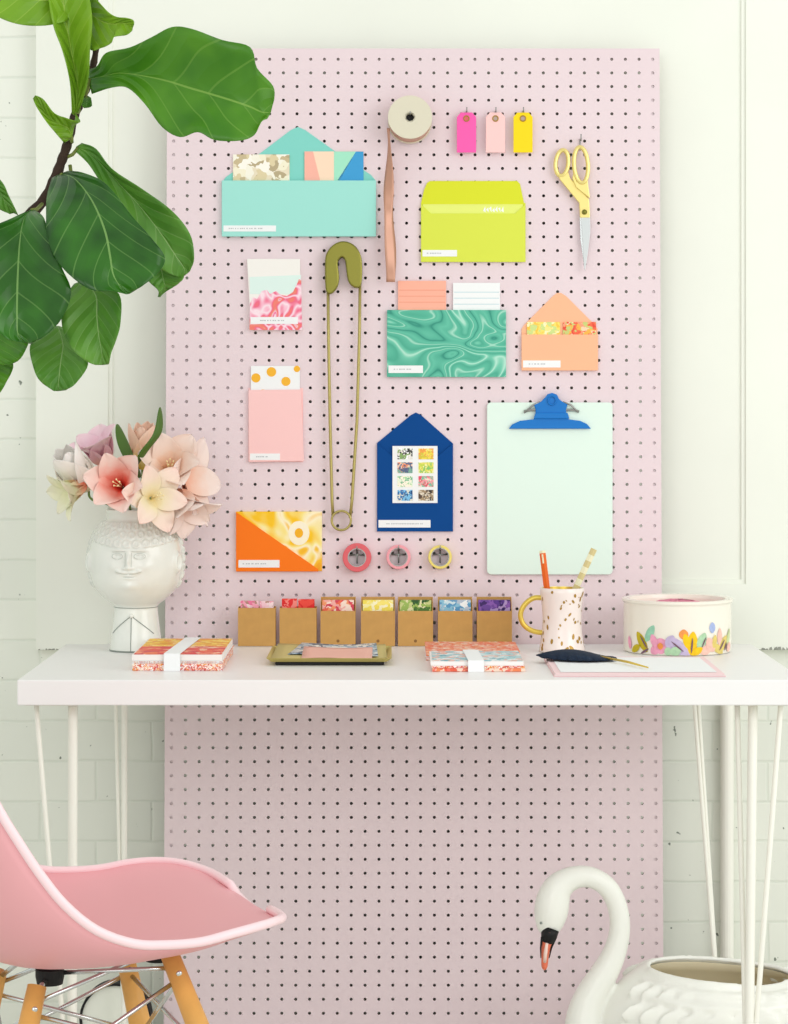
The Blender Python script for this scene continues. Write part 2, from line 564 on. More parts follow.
# big white framed panel fixed on the brick
PY = 4.548           # face of the stiles
xl = P(36, 0, PY).x; xil = P(108, 0, PY).x; xir = P(746, 0, PY).x
zb = P(0, 650, PY).z; zib = P(0, 584, PY).z
mb = MB()
mb.box((xl, PY, zb), (xil, WY, 2.6))
mb.box((xir, PY, zb), (1.75, WY, 2.6))
mb.box((xil, PY, zb), (xir, WY, zib))
mb.box((xil, PY, 2.45), (xir, WY, 2.6))
mb.box((xil, PY + 0.008, zib), (xir, WY, 2.45))
for a, b_, c, d in ((xil, zib, xil + 0.008, 2.45), (xir - 0.008, zib, xir, 2.45), (xil + 0.008, zib, xir - 0.008, zib + 0.008)):
    mb.box((a, PY + 0.004, b_), (c, PY + 0.009, d))
# chipped paint along the bottom edge
rg = random.Random(3)
for (xa, n_, zmax) in ((xl + 0.004, 7, 0.0035), (P(748, 0, PY).x, 13, 0.0065)):
    x = xa
    for k in range(n_):
        wd = rg.uniform(0.003, 0.009)
        h0, h1 = rg.uniform(0.0004, zmax), rg.uniform(0.0004, zmax)
        mb.add([(x, PY - 0.0005, zb + 0.0002), (x + wd, PY - 0.0005, zb + 0.0002), (x + wd * 0.8, PY - 0.0005, zb + h0), (x + wd * 0.2, PY - 0.0005, zb + h1)], [(0, 1, 2, 3)], 1)
        x += wd * rg.uniform(0.7, 1.4)
obj('trim_1', mb, [M['panel'], M['scuff']], kind='structure', label='large white framed wood panel on the brick')

mb = MB()
mb.tube([P(727, 1300, WY - 0.016) * 1, P(727, 660, WY - 0.016)], 0.0125, 16)
mb.v = [(v[0], v[1], max(v[2], 0.0)) for v in mb.v]
obj('trim_2', mb, M['legw'], smooth=False, kind='structure', label='white pipe running up the brick wall')

# ------------------------------------------------------------------ pegboard
IN = 0.02522
NC, NR = 36, 72
BX0 = P(166.5, 0, 4.47).x
uL, _ = bw(167, 500)
uR, _ = bw(660, 500)
U0 = (uL + uR) / 2 - NC * IN / 2
JZ = 0.02527
mb = MB()
SEG = 12
hr = 0.0029
th = 0.005
W1 = bw(300, 48.5)[1]
ZB0 = bw(300, 59.3)[1] + JZ / 2 - NR * JZ
sq = []
for k in range(SEG):
    a = 2 * PI * (k + 0.5) / SEG
    c, s_ = math.cos(a), math.sin(a)
    sq.append((c, s_))
outer = [(1, -1 / 3), (1, 1 / 3), (1, 1), (1 / 3, 1), (-1 / 3, 1), (-1, 1), (-1, 1 / 3), (-1, -1 / 3), (-1, -1), (-1 / 3, -1), (1 / 3, -1), (1, -1)]
V_, F_, M_ = [], [], []
for i in range(NC):
    for j in range(NR):
        cx, cz = U0 + (i + 0.5) * IN, ZB0 + (j + 0.5) * JZ
        b0 = len(V_)
        for k in range(SEG):
            a = 2 * PI * (k - 0.5) / SEG
            V_.append((cx + outer[k][0] * IN / 2, 0, cz + outer[k][1] * JZ / 2))
        for y in (0, th):
            for k in range(SEG):
                a = math.atan2(outer[k][1], outer[k][0])
                V_.append((cx + hr * math.cos(a), y, cz + hr * math.sin(a)))
        for k in range(SEG):
            k2 = (k + 1) % SEG
            F_.append((b0 + k, b0 + k2, b0 + SEG + k2, b0 + SEG + k)); M_.append(0)
            F_.append((b0 + SEG + k, b0 + SEG + k2, b0 + 2 * SEG + k2, b0 + 2 * SEG + k)); M_.append(1)
        # holes clogged with paint near the two edges and in patches
        rowpx = HY - (cz + 0.0 - H) * F / 4.47
        dep = None
        if i in (0, NC - 1): dep = 0.0022
        elif abs(rowpx - 598) < 7: dep = 0.0035
        elif i < 6 and 318 < rowpx < 505: dep = 0.0035
        elif i < 6 and abs(rowpx - 612) < 7: dep = 0.0035
        if dep:
            b2 = len(V_)
            for k in range(SEG):
                a = math.atan2(outer[k][1], outer[k][0])
                V_.append((cx + hr * math.cos(a), dep, cz + hr * math.sin(a)))
            F_.append(tuple(b2 + k for k in range(SEG))); M_.append(0)
        # back face
        b1 = len(V_)
        for k in range(SEG):
            V_.append((cx + outer[k][0] * IN / 2, th, cz + outer[k][1] * JZ / 2))
        for k in range(SEG):
            k2 = (k + 1) % SEG
            F_.append((b1 + k2, b1 + k, b0 + 2 * SEG + k, b0 + 2 * SEG + k2)); M_.append(1)
mb.v, mb.f, mb.m = V_, F_, M_
U1 = U0 + NC * IN
mb.box((U0, 0, ZB0 + NR * JZ), (U1, th, W1), 0)
mb.box((U0, 0, 0), (U1, th, ZB0), 0)
mb.add([(U0, 0, 0), (U0, th, 0), (U0, th, W1), (U0, 0, W1)], [(0, 1, 2, 3)], 0)
mb.add([(U1, 0, 0), (U1, 0, W1), (U1, th, W1), (U1, th, 0)], [(0, 1, 2, 3)], 0)
mb.add([(U0, 0, W1), (U0, th, W1), (U1, th, W1), (U1, 0, W1)], [(0, 1, 2, 3)], 0)
mb.add([(U0, 0, 0), (U1, 0, 0), (U1, th, 0), (U0, th, 0)], [(0, 1, 2, 3)], 0)
pb = empty('pegboard', 'tall pale pink pegboard leaning on the wall behind the desk', 'pegboard', (0, 0, 0), (0, YB, 0), (-TILT, 0, 0))
obj('perforated_panel', mb, [M['peg'], M['pegbrown']], pb)
for a, b_ in ((U0 + 0.002, U0 + 0.02), (U1 - 0.02, U1 - 0.002)):
    obj('batten', MB().box((a, th + 0.0003, 0.0), (b_, th + 0.018, W1)), M['batten'], pb)
for py in (598, 47 + 8):
    _, ww = bw(300, py)
    obj('batten', MB().box((U0 + 0.021, th + 0.0003, ww - 0.01), (U1 - 0.021, th + 0.018, ww + 0.01)), M['batten'], pb)

# ------------------------------------------------------------------ desk
DT = H - (680 - HY) * 3.87 / F      # desk top height
DF, DB = 3.87, 4.448
XL, XR = P(17, 0, DF).x, P(805, 0, DF).x
THK = 25.5 * DF / F


def desk_d(py):
    """distance of a point on the desk top seen at row py"""
    return (H - DT) * F / (py - HY)


desk = empty('desk', 'white desk with thin steel rod legs in front of the pegboard', 'desk', (0, 4.2, 0))
obj('desk_top', MB().box((XL, DF, DT - THK), (XR, DB, DT)), M['desk'], desk, bevel=0.002)


def leg(tops, bot, D, Db=None):
    """tops: list of (pixel x at the desk underside, radius)"""
    mb = MB()
    Db = Db or D
    z1 = DT - THK - 0.003
    bx = P(bot, 0, Db).x
    xs = [P(t[0], 0, D).x for t in tops]
    mb.box((min(xs) - 0.012, D - 0.035, z1 - 0.0005), (max(xs) + 0.012, D + 0.03, z1 + 0.0028))
    for (t, r, dd) in tops:
        x = P(t, 0, D).x
        mb.tube(catmull([(x, D + dd, z1), (x + (bx - x) * 0.5, D + dd * 0.5, z1 * 0.5), (x + (bx - x) * 0.96, D + dd * 0.05, 0.03), (bx, D, r)], 6), r, 12)
    mb.ball((bx, D, 0.011), 0.011, 12)
    obj('leg', mb, M['legw'], desk, smooth=True)


leg([(36, 0.0042, 0), (73, 0.0078, 0)], 72, 3.93)
leg([(739, 0.0044, 0.02), (753, 0.0078, 0), (781, 0.0044, 0)], 748, 3.93)
leg([(115, 0.0032, 0.0), (124.5, 0.0055, 0)], 124, 4.36)
leg([(692, 0.0036, 0.0), (697, 0.0036, 0.01)], 722, 4.36)


# ------------------------------------------------------------------ pieces pinned to the board
def label_part(root, x0, y0, x1, y1, off, text=(0.1, 0.6)):
    mb = MB()
    mb.prism(bpoly(rect(x0, y0, x1, y1), off), -off - 0.0006, -off)
    # a line of tiny print
    xx = x0 + (x1 - x0) * text[0]
    xe = x0 + (x1 - x0) * text[1]
    ym = (y0 + y1) / 2
    while xx < xe:
        wd = random.uniform(0.9, 2.4)
        mb.prism(bpoly(rect(xx, ym - 0.55, xx + wd, ym + 0.55), off), -off - 0.0008, -off - 0.0005, 1)
        xx += wd + random.choice((0.5, 0.5, 1.4))
    return obj('label_strip', mb, [M['paper'], M['ink']], root, label='white label strip with a line of tiny print')


def bpart(root, name, pts, o0, o1, mat, bevel=0.0, label=None, **k):
    mb = MB().prism(bpoly(pts, (o0 + o1) / 2), -o1, -o0)
    return obj(name, mb, mat, root, bevel=bevel, label=label, **k)


# 1 teal envelope
r = board_root('envelope', 'long mint teal envelope with open pointed flap, top left of the pegboard', 'envelope', 299, 208)
bpart(r, 'flap', [(223, 181), (226, 177), (262, 152), (291, 130), (298, 127), (305, 130), (336, 152), (371, 175), (376, 181), (376, 236), (222, 236)], 0.0005, 0.0015, M['tealflap'])
bpart(r, 'pocket', rect(222, 180.5, 376, 236.5), 0.006, 0.0085, M['teal'], 0.0006)
obj('side_fold', MB().prism(bpoly(rect(222, 181, 223.5, 236)), -0.006, -0.0015), M['teal'], r)
obj('side_fold', MB().prism(bpoly(rect(374.5, 181, 376, 236)), -0.006, -0.0015), M['teal'], r)
label_part(r, 223.5, 225.5, 276, 231.5, 0.0085, (0.1, 0.75))
m1 = cells('cream_blossom_print', ['f4edd2', 'e9dcc0', 'c9b790', 'f6f1e0', 'dfcfa6', 'fbf6ea', 'b9a884'], 75)
r = board_root('greeting_card', 'cream and tan floral card tucked in the mint envelope, at left', 'card', 261, 175, 'cards in the mint envelope')
bpart(r, 'printed_face', rect(233, 154.5, 289.5, 200), 0.002, 0.0038, m1)
r = board_root('greeting_card', 'pink, mint and blue geometric card tucked in the mint envelope, at right', 'card', 334, 175, 'cards in the mint envelope')
bpart(r, 'card_sheet', rect(304.5, 151.5, 363.5, 200), 0.002, 0.0036, base_mat('cream_peach', 'fcdcc0'))
mb = MB()
for k, (pts, c) in enumerate([([(304.5, 151.5), (313, 151.5), (325, 200), (304.5, 200)], 'f9b6a4'), ([(334, 151.5), (356, 151.5), (334, 190)], 'a5e6c8'),
                              ([(356, 151.5), (363.5, 151.5), (363.5, 200), (325, 200)], '3f9fd6')]):
    mb.prism(bpoly(pts, 0.004), -0.0039, -0.0036, k)
obj('printed_shapes', mb, [base_mat('salmon_print', 'f9b6a4'), base_mat('mint_print', 'a5e6c8'), base_mat('blue_print', '3f9fd6')], r)

# 2 pink marbled pack
m2 = flow('pink_marbling', [(0.0, 'fbe3ea'), (0.15, 'f8b8cc'), (0.3, 'f06a8c'), (0.45, 'f2786e'), (0.62, 'f08474'), (0.75, 'f8c8d2'), (0.88, 'ee4a94'), (1.0, 'fbe6ee')], 22, 4, 1.2, rough=0.4)
r = board_root('card_packet', 'white packet with pink and red marbled lower half, below the mint envelope', 'card packet', 275, 295)
bpart(r, 'cover', [(247, 259), (300, 259), (302, 330), (251, 330)], 0.0008, 0.008, base_mat('ivory_card', 'f4f0ea'), 0.0008)
bpart(r, 'aqua_band', [(249.5, 277), (301, 275), (301.3, 294), (250, 294)], 0.008, 0.0084, base_mat('pale_aqua_print', 'def1ea'))
pts = [(249.5, 330), (250, 304), (253, 297), (257, 299), (262, 291), (267, 290), (270, 294), (276, 291), (281, 295), (287, 296), (293, 292), (297, 284), (299, 279), (301.2, 280), (302, 330)]
bpart(r, 'marbled_print', pts, 0.008, 0.0087, m2)
label_part(r, 250.5, 317, 298, 324, 0.0088, (0.2, 0.7))

# 3 pale pink envelope
r = board_root('envelope', 'pale pink upright envelope left of the giant safety pin', 'envelope', 276, 425)
bpart(r, 'back_sheet', rect(248.5, 388, 303, 462), 0.0005, 0.0012, M['pinkenv'])
bpart(r, 'pocket', [(248.5, 390), (301, 389.5), (304, 461), (249, 462)], 0.005, 0.0068, M['pinkenv'], 0.0006)
obj('side_fold', MB().prism(bpoly(rect(249, 391, 250.3, 461)), -0.005, -0.0012), M['pinkenv'], r)
obj('side_fold', MB().prism(bpoly(rect(300, 391, 301.3, 461)), -0.005, -0.0012), M['pinkenv'], r)
label_part(r, 250, 453.5, 280, 460, 0.0068, (0.2, 0.6))
r = board_root('greeting_card', 'white card with orange polka dots tucked in the pale pink envelope', 'card', 276, 380)
mb = MB().prism(bpoly(rect(251, 366, 300, 420)), -0.0034, -0.0016)
for x, y, q in ((256, 378, 4.6), (271.5, 372, 4.8), (286, 381.5, 4.6), (297, 369, 3.2), (263, 394, 4.5)):
    mb.prism(bpoly([(x + q * math.cos(a * PI / 10), y + q * math.sin(a * PI / 10)) for a in range(20)]), -0.0037, -0.0034, 1)
obj('card_sheet', mb, [M['paper'], base_mat('orange_gold_dot', 'f2b32c', 0.4, metal=0.1)], r)

# 4 giant safety pin
r = board_root('safety_pin', 'giant brass safety pin hanging on the pegboard', 'safety pin', 343, 390)
head = [(325, 266), (326, 255), (331, 247), (339, 242), (348, 242), (356, 247), (361, 256), (362.3, 268), (361.5, 284), (358.5, 288), (353, 287), (348, 281),
        (346, 268), (345, 261), (342.5, 257.5), (339.8, 259), (337.8, 264), (339.2, 276), (338, 286), (333, 293), (328, 294), (325.5, 288)]
head = [(q.x, q.y) for q in catmull([Vector((p[0], p[1], 0)) for p in head], 3, True)]
bpart(r, 'clasp_head', head, 0.006, 0.019, M['brass'], 0.0035)
def bt(pts, off, rad, mb=None, seg=8, closed=False, mi=0):
    mb = mb or MB()
    return mb.tube([Vector((bw(x, y, off)[0], -off, bw(x, y, off)[1])) for x, y in pts], rad, seg, closed, mi)
obj('rod', bt([(328, 285), (328.5, 340), (330, 420), (332, 500), (333, 516)], 0.012, 0.0028), M['brassrod'], r, smooth=True)
obj('rod', bt([(360, 280), (359.5, 330), (357, 420), (352, 500), (350, 518)], 0.012, 0.0028), M['brassrod'], r, smooth=True)
mb = MB()
for off in (0.010, 0.0155):
    bt([(341.3 + 9.6 * math.cos(a * PI / 14), 520.5 + 9.6 * math.sin(a * PI / 14)) for a in range(28)], off, 0.0022, mb, 8, True)
obj('coil', mb, M['brassrod'], r, smooth=True)

# hooks
def hook(px, py, what, drop=7, out=0.03):
    u, w0 = bw(px, py)
    k = drop * 4.47 / F
    mb = MB().tube([(u, 0.004, w0), (u, -out * 0.5, w0 - k * 0.1), (u, -out, w0 - k * 0.3), (u, -out - 0.002, w0 + k * 0.25)], 0.0011, 8)
    mb.tube([(u, -0.002, w0), (u, -0.0025, w0 - k)], 0.0011, 8)
    o = obj('peg_hook', mb, M['wire'], origin=(u, 0, w0), loc=Vector((u, YB, 0)) + EW * w0, rot=(-TILT, 0, 0), smooth=True,
            label='small wire hook in the pegboard holding ' + what, cat='hook', group='small wire pegboard hooks')
    return o

# 5 spool
r = board_root('ribbon_spool', 'cream cardboard spool of copper satin ribbon on the pegboard', 'ribbon spool', 410, 120)
uc, wc = bw(410, 120, 0.035)
R0 = 22.2 * 4.43 / F
mb = MB()
for (a, b_) in ((0.002, 0.0045), (0.040, 0.0425)):
    mb.lathe([(0.0075, -b_), (R0, -b_), (R0, -a), (0.0075, -a), (0.0075, -b_)], (uc, 0, wc), 48, axis='y')
mb.lathe([(0.0075, -0.0425), (0.0095, -0.0425), (0.0095, -0.002), (0.0075, -0.002), (0.0075, -0.0425)], (uc, 0, wc), 24, axis='y')
sp_tilt = [obj('spool_disc', mb, M['spool'], r, smooth=False)]
mb = MB().lathe([(0.0096, -0.0398), (R0 * 0.95, -0.0398), (R0 * 0.95, -0.0047), (0.0096, -0.0047), (0.0096, -0.0398)], (uc, 0, wc), 48, axis='y')
sp_tilt.append(obj('ribbon_roll', mb, M['ribbon'], r))
mb = MB().lathe([(0.0014, -0.0335), (0.0074, -0.0335), (0.0074, -0.030), (0.0014, -0.030), (0.0014, -0.0335)], (uc, 0, wc), 24, axis='y')
sp_tilt.append(obj('hub_core', mb, M['black'], r))
for q in sp_tilt:
    q.rotation_euler.x = math.radians(-5); q.location.y -= 0.004
rows = []
for k in range(41):
    t = k / 40
    y = 128 + t * 154
    cx = 388.3 + 2.0 * t + 0.8 * math.sin(t * 9)
    hw = 1.6 + 3.4 * min(1, max(0, (t - 0.08) / 0.35)) - 0.6 * math.sin(t * 14)
    tw = math.sin(t * 6.5) * 0.9
    row = []
    for j in range(5):
        v = j / 4 * 2 - 1
        off = 0.022 + 0.006 * v * tw
        uu, w_ = bw(cx + hw * v, y, off)
        row.append((uu, -off, w_))
    rows.append(row)
obj('ribbon_tail', MB().grid(rows), M['ribbon'], r, smooth=True, solid=0.0004)
hook(410, 117, 'the ribbon spool', 5, 0.052)

# 6 tags
for x, mt, nm in ((466.5, 'hotpink', 'hot pink'), (495.5, 'palepink', 'pale pink'), (523, 'yellow', 'bright yellow')):
    r = board_root('gift_tag', nm + ' gift tag hanging from a hook in the row of three', 'tag', x, 132, 'row of three gift tags')
    a, b_ = x - 9.6, x + 9.6
    pts = [(a + 4, 112.5), (b_ - 4, 112.5), (b_, 117), (b_, 152.5), (a, 152.5), (a, 117)]
    bpart(r, 'tag_card', pts, 0.012, 0.0135, M[mt], 0.0004)
    obj('eyelet', bt([(x + 2.7 * math.cos(q * PI / 8), 118.5 + 2.7 * math.sin(q * PI / 8)) for q in range(16)], 0.014, 0.0012, None, 6, True), M['goldspot'], r, smooth=True)
    pts2 = [(x + 2.4 * math.cos(q * PI / 8), 118.5 + 2.4 * math.sin(q * PI / 8)) for q in range(16)]
    bpart(r, 'eyelet_hole', pts2, 0.0136, 0.0139, M['innertape'] if mt != 'hotpink' else M['coral'])
    hook(x, 111, 'the ' + nm + ' tag', 9, 0.018)

# 7 scissors
r = board_root('scissors', 'scissors with pale gold handles hanging on the pegboard', 'scissors', 577, 205)
OFF = 0.010
def loop_h(cx, cy, rx, ry, rad, tilt, off):
    pts = []
    for k in range(28):
        a = 2 * PI * k / 28
        x, y = rx * math.cos(a), ry * math.sin(a)
        pts.append((cx + x * math.cos(tilt) - y * math.sin(tilt), cy + x * math.sin(tilt) + y * math.cos(tilt)))
    return bt(pts, off, rad, None, 10, True)
h1 = loop_h(562, 163, 6.4, 13, 0.0040, math.radians(6), OFF)
h1.prism(bpoly([(556, 172), (562, 176.5), (568, 172), (570, 178), (589, 199), (590, 218), (580, 218), (579, 203), (560, 180)], OFF), -OFF - 0.0025, -OFF + 0.0025)
obj('handle', h1, M['gold'], r, bevel=0.0012)
h2 = loop_h(581, 165, 7.0, 18, 0.0040, math.radians(-4), OFF + 0.005)
h2.prism(bpoly([(573.5, 172), (576, 182), (583, 182), (587, 176), (588, 186), (589.8, 199), (576, 188), (572, 179)], OFF), -OFF - 0.0065, -OFF - 0.001)
obj('handle', h2, M['gold'], r, bevel=0.0012)
bpart(r, 'blade', [(579.5, 217), (585.5, 217), (586, 245), (584.8, 272), (583.5, 262), (580.3, 240)], 0.007, 0.0095, M['chrome'], 0.0005)
bpart(r, 'blade', [(581, 217), (590, 217), (590.3, 232), (588, 252), (585, 271), (584, 268), (582.5, 240)], 0.010, 0.0122, base_mat('brushed_steel', 'c9cdcd', 0.4, metal=0.6), 0.0005)
mb = MB().lathe([(0, -0.0155), (0.0045, -0.0152), (0.005, -0.0125), (0, -0.0125)], (bw(584.5, 212, 0.013)[0], 0, bw(584.5, 212, 0.013)[1]), 20, axis='y')
obj('pivot_screw', mb, M['brass'], r, smooth=True)
hook(580, 139, 'the scissors', 12, 0.024)

# 8 lime envelope
r = board_root('envelope', 'lime green envelope to the left of the scissors', 'envelope', 473, 222)
bpart(r, 'back_sheet', rect(421, 203, 525.5, 262), 0.0005, 0.0012, M['lime'])
bpart(r, 'flap', [(421, 213), (421, 203), (424, 190), (427, 183), (430, 181), (517, 181), (520, 184), (524, 203), (525.5, 213)], 0.0012, 0.0022, M['limeflap'])
bpart(r, 'pocket', [(421, 204), (431, 213.5), (515, 213.5), (525.5, 204), (525.5, 262), (421, 262)], 0.0035, 0.0055, M['lime'], 0.0006)
label_part(r, 422.5, 250, 457, 256.5, 0.0055, (0.12, 0.55))
r = board_root('note_card', 'lime card with a small white print inside the lime envelope', 'card', 473, 222)
mb = MB().prism(bpoly(rect(423, 204.5, 523, 240)), -0.0033, -0.0024)
for k in range(7):
    x = 483 + k * 3
    mb.prism(bpoly([(x, 211 - (k % 3) * 1.2), (x + 2.2, 206.5 + (k % 2)), (x + 2.6, 212.5)]), -0.0035, -0.0033, 1)
obj('card_sheet', mb, [base_mat('pale_lime', 'e6ee7a'), M['paper']], r)

# 9 green marbled envelope
m9 = flow('malachite_marbling', [(0.0, '2f8f7c'), (0.10, '4fb095'), (0.3, '62c0a4'), (0.42, '56b69a'), (0.5, 'a4dcc6'), (0.56, '5cbc9f'), (0.8, '4aab90'), (0.93, '70c8ac'), (1.0, 'b4e4d0')], 9, 9, 0.8, stretch=(0.8, 1, 1.3))
r = board_root('envelope', 'green marbled envelope in the middle of the pegboard', 'envelope', 446, 343)
bpart(r, 'back_sheet', rect(387.5, 311, 505.5, 376.5), 0.0005, 0.0012, M['teal'])
bpart(r, 'pocket', rect(387, 310, 506, 377), 0.005, 0.0072, m9, 0.0005)
obj('side_fold', MB().prism(bpoly(rect(388, 311, 389.3, 376)), -0.005, -0.0012), m9, r)
obj('side_fold', MB().prism(bpoly(rect(503.7, 311, 505, 376)), -0.005, -0.0012), m9, r)
label_part(r, 388.5, 365.5, 423, 373, 0.0072, (0.15, 0.6))
for (x0, x1, y0, mt, nm, ln) in ((398, 446, 281, M['peachcard'], 'salmon pink lined card tucked in the green marbled envelope', base_mat('salmon_ruling', 'ee9c84')),
                             (453, 500, 283, M['paper'], 'white card with pale blue ruled lines tucked in the green marbled envelope', base_mat('pale_blue_ruling', 'c4dde2'))):
    r = board_root('note_card', nm, 'card', (x0 + x1) / 2, 300, 'cards in the green marbled envelope')
    mb = MB().prism(bpoly(rect(x0, y0, x1, 345)), -0.0042, -0.0015)
    for k in range(3):
        mb.prism(bpoly(rect(x0 + 1, y0 + 9 + k * 6, x1 - 1, y0 + 9.7 + k * 6)), -0.0044, -0.0042, 1)
    obj('card_sheet', mb, [mt, ln], r)

# 10 peach envelope
r = board_root('envelope', 'small peach envelope with open pointed flap above the clipboard', 'envelope', 560, 345)
bpart(r, 'flap', [(521.5, 370), (521.5, 329), (524, 325), (553, 296), (557, 293), (561, 293), (566, 296), (594, 324), (597.5, 329), (597.5, 370)], 0.0005, 0.0015, M['peach'])
bpart(r, 'pocket', rect(521.5, 334.5, 598, 370.5), 0.0045, 0.0062, M['peach'], 0.0006)
label_part(r, 523, 360.5, 560.5, 367.5, 0.0062, (0.15, 0.6))
for x0, x1, cols, nm in ((527, 560, ['fbe06a', 'fdf3c0', 'f6c94a', 'cfe08c', 'fce88c'], 'yellow patterned card peeking out of the small peach envelope'),
                     (563, 596, ['f46a4a', 'f9a07c', 'e8503a', 'c9d07a', 'f7b64c', 'fbd5b0'], 'red and orange patterned card peeking out of the small peach envelope')):
    r = board_root('note_card', nm, 'card', (x0 + x1) / 2, 340, 'cards in the small peach envelope')
    bpart(r, 'printed_face', rect(x0, 322, x1, 355), 0.002, 0.0036, cells(nm[:12] + ' print', cols, 130))

# 11 blue envelope and stamps
r = board_root('envelope', 'royal blue envelope with pointed flap left of the clipboard', 'envelope', 415, 480)
bpart(r, 'back_sheet', [(377, 531.5), (377, 443), (411, 415), (416, 412.5), (421, 415), (453, 443.5), (453, 531.5)], 0.0005, 0.0016, M['blueenv'])
bpart(r, 'pocket', [(377, 531.5), (377, 443.5), (392, 456), (438, 456), (453, 443.5), (453, 531.5)], 0.003, 0.0045, M['blueenv'], 0.0005)
label_part(r, 378.5, 520, 430.5, 527.5, 0.0045, (0.15, 0.85))
r = board_root('stamp_sheet', 'white sheet of eight colourful stamps on the blue envelope', 'stamps', 415, 475)
bpart(r, 'backing_sheet', rect(392.5, 446, 437.5, 503), 0.0047, 0.006, M['paper'], label='white backing sheet')
st = [(['3c3c3c', 'e8e4dc', '88aa66', 'ffffff'], 0), (['f6dc50', 'f4a04a', 'fbe98a', 'd8c840'], 1), (['7fae9c', 'ee8a5c', 'f4d0b8', '566'+'688'], 2), (['f0e26a', '8cc86a', 'f7f0b0', 'c8d850'], 3),
      (['a4dca0', 'e8f2d8', '7cbc90', 'fff4e0'], 4), (['e8506a', '7cc0a0', 'f6a0a8', 'f4e4d0'], 5), (['2a70b0', '7cc0e8', '1d4c80', 'e8e4d0'], 6), (['5a4638', 'a89070', '332a24', 'e0d4c0'], 7)]
for cols, k in st:
    cx0 = 397.5 + (k % 2) * 21
    cy0 = 448.5 + (k // 2) * 13.8
    bpart(r, 'stamp', rect(cx0, cy0, cx0 + 15, cy0 + 10.8), 0.006, 0.0066, cells('stamp_print_%d' % k, cols, 170, offset=(k * 0.37, 0, 0)))

# 12 clipboard
r = board_root('clipboard', 'pale mint clipboard with a bright blue metal clip', 'clipboard', 550, 488)
bpart(r, 'board', rrect(487, 402.5, 612.5, 574.5, 4), 0.003, 0.0065, M['mintboard'], 0.0008)
clipp = [(508.8, 428.8), (512, 424.5), (520, 420.8), (533, 419.4), (535.5, 417), (535.5, 409), (534, 405), (541, 401.5), (545, 397.5), (547.5, 394.2), (552, 392.8), (557, 394.6), (559, 399),
         (563, 402), (567.5, 404.5), (566, 410), (566.5, 417), (569, 419.4), (580, 420.8), (587, 424), (591, 428.8)]
bpart(r, 'clip', clipp, 0.009, 0.013, M['clipblue'], 0.0012, label='bright blue clip')
obj('clip_ring', bt([(552 + 4 * math.cos(q * PI / 8), 400.5 + 4.4 * math.sin(q * PI / 8)) for q in range(16)], 0.0145, 0.0013, None, 8, True), M['clipblue'], r, smooth=True)
mb = bt([(524, 411.5), (530, 410), (574, 410), (579, 411.5)], 0.009, 0.0024)
bt([(524, 413), (533, 405), (540, 402)], 0.011, 0.0016, mb)
bt([(578.5, 412.5), (571, 405), (563, 402)], 0.011, 0.0016, mb)
obj('spring_rod', mb, M['wire'], r, smooth=True)
mb = MB().prism(bpoly([(533, 419), (535, 413), (567, 413), (569, 419)]), -0.016, -0.0128)
obj('clip_hump', mb, M['clipblue'], r, bevel=0.002)

# 13 orange / yellow envelope
m13 = marble('yellow_floral_print', [(0.0, 'f6a90c'), (0.38, 'fbc70e'), (0.48, 'fbe68c'), (0.56, 'fff3cf'), (0.62, 'f9c322'), (0.72, 'f29a0c')], 16, 1.2, 1)
r = board_root('envelope', 'orange envelope with a diagonal yellow floral half, under the pale pink one', 'envelope', 279, 541)
bpart(r, 'back_sheet', rect(236.5, 511.5, 322, 571), 0.0005, 0.004, m13, label='yellow and white floral print')
mb = MB()
for q, c in ((10.5, 1), (4.2, 2)):
    mb.prism(bpoly([(299 + q * math.cos(a * PI / 12), 533 + q * 1.15 * math.sin(a * PI / 12)) for a in range(24)]), -0.0042 - c * 0.0001, -0.004, c)
mb.m = [m - 1 for m in mb.m]
obj('flower_print', mb, [base_mat('cream_flower', 'fdf3d8'), base_mat('golden_flower_centre', 'f6b31c')], r)
bpart(r, 'pocket', [(236, 512), (318, 569), (318, 571.5), (236, 571.5)], 0.0045, 0.0062, M['orange'], 0.0005, label='orange triangular pocket')
label_part(r, 238.5, 560, 279.5, 567.5, 0.0062, (0.1, 0.7))

# 14 washi tapes
for x, y, rr, mt, nm in ((357, 557.5, 14.3, 'coral', 'coral red roll of tape, leftmost of the three under the pegboard envelopes'), (398.5, 557, 12.2, 'pinktape', 'light pink roll of tape between the coral and yellow rolls'),
                         (440, 557, 11.8, 'yellowtape', 'pale yellow roll of tape, rightmost of the three rolls')):
    r = board_root('tape_roll', nm, 'tape', x, y, 'rolls of tape on the pegboard')
    uc, wc = bw(x, y, 0.012)
    ro = rr * 4.46 / F
    ri = (8.4) * 4.46 / F
    obj('tape', MB().lathe([(ri + 0.0016, -0.018), (ro - 0.001, -0.018), (ro, -0.0172), (ro, -0.0025), (ri + 0.0016, -0.0025), (ri + 0.0016, -0.018)], (uc, 0, wc), 48, axis='y'), M[mt], r)
    obj('cardboard_core', MB().lathe([(ri, -0.0183), (ri + 0.0015, -0.0183), (ri + 0.0015, -0.0022), (ri, -0.0022), (ri, -0.0183)], (uc, 0, wc), 40, axis='y'), M['wire'], r)
    mb = MB()
    bt([(x - 7, y - 2.5), (x + 7, y - 2.5)], 0.006, 0.0014, mb)
    bt([(x, y - 7), (x, y + 6)], 0.006, 0.0014, mb)
    obj('hanger_cross', mb, M['wire'], r, smooth=True)
    hook(x, y - 10, 'the ' + nm.split(' roll')[0] + ' tape roll', 6, 0.021)

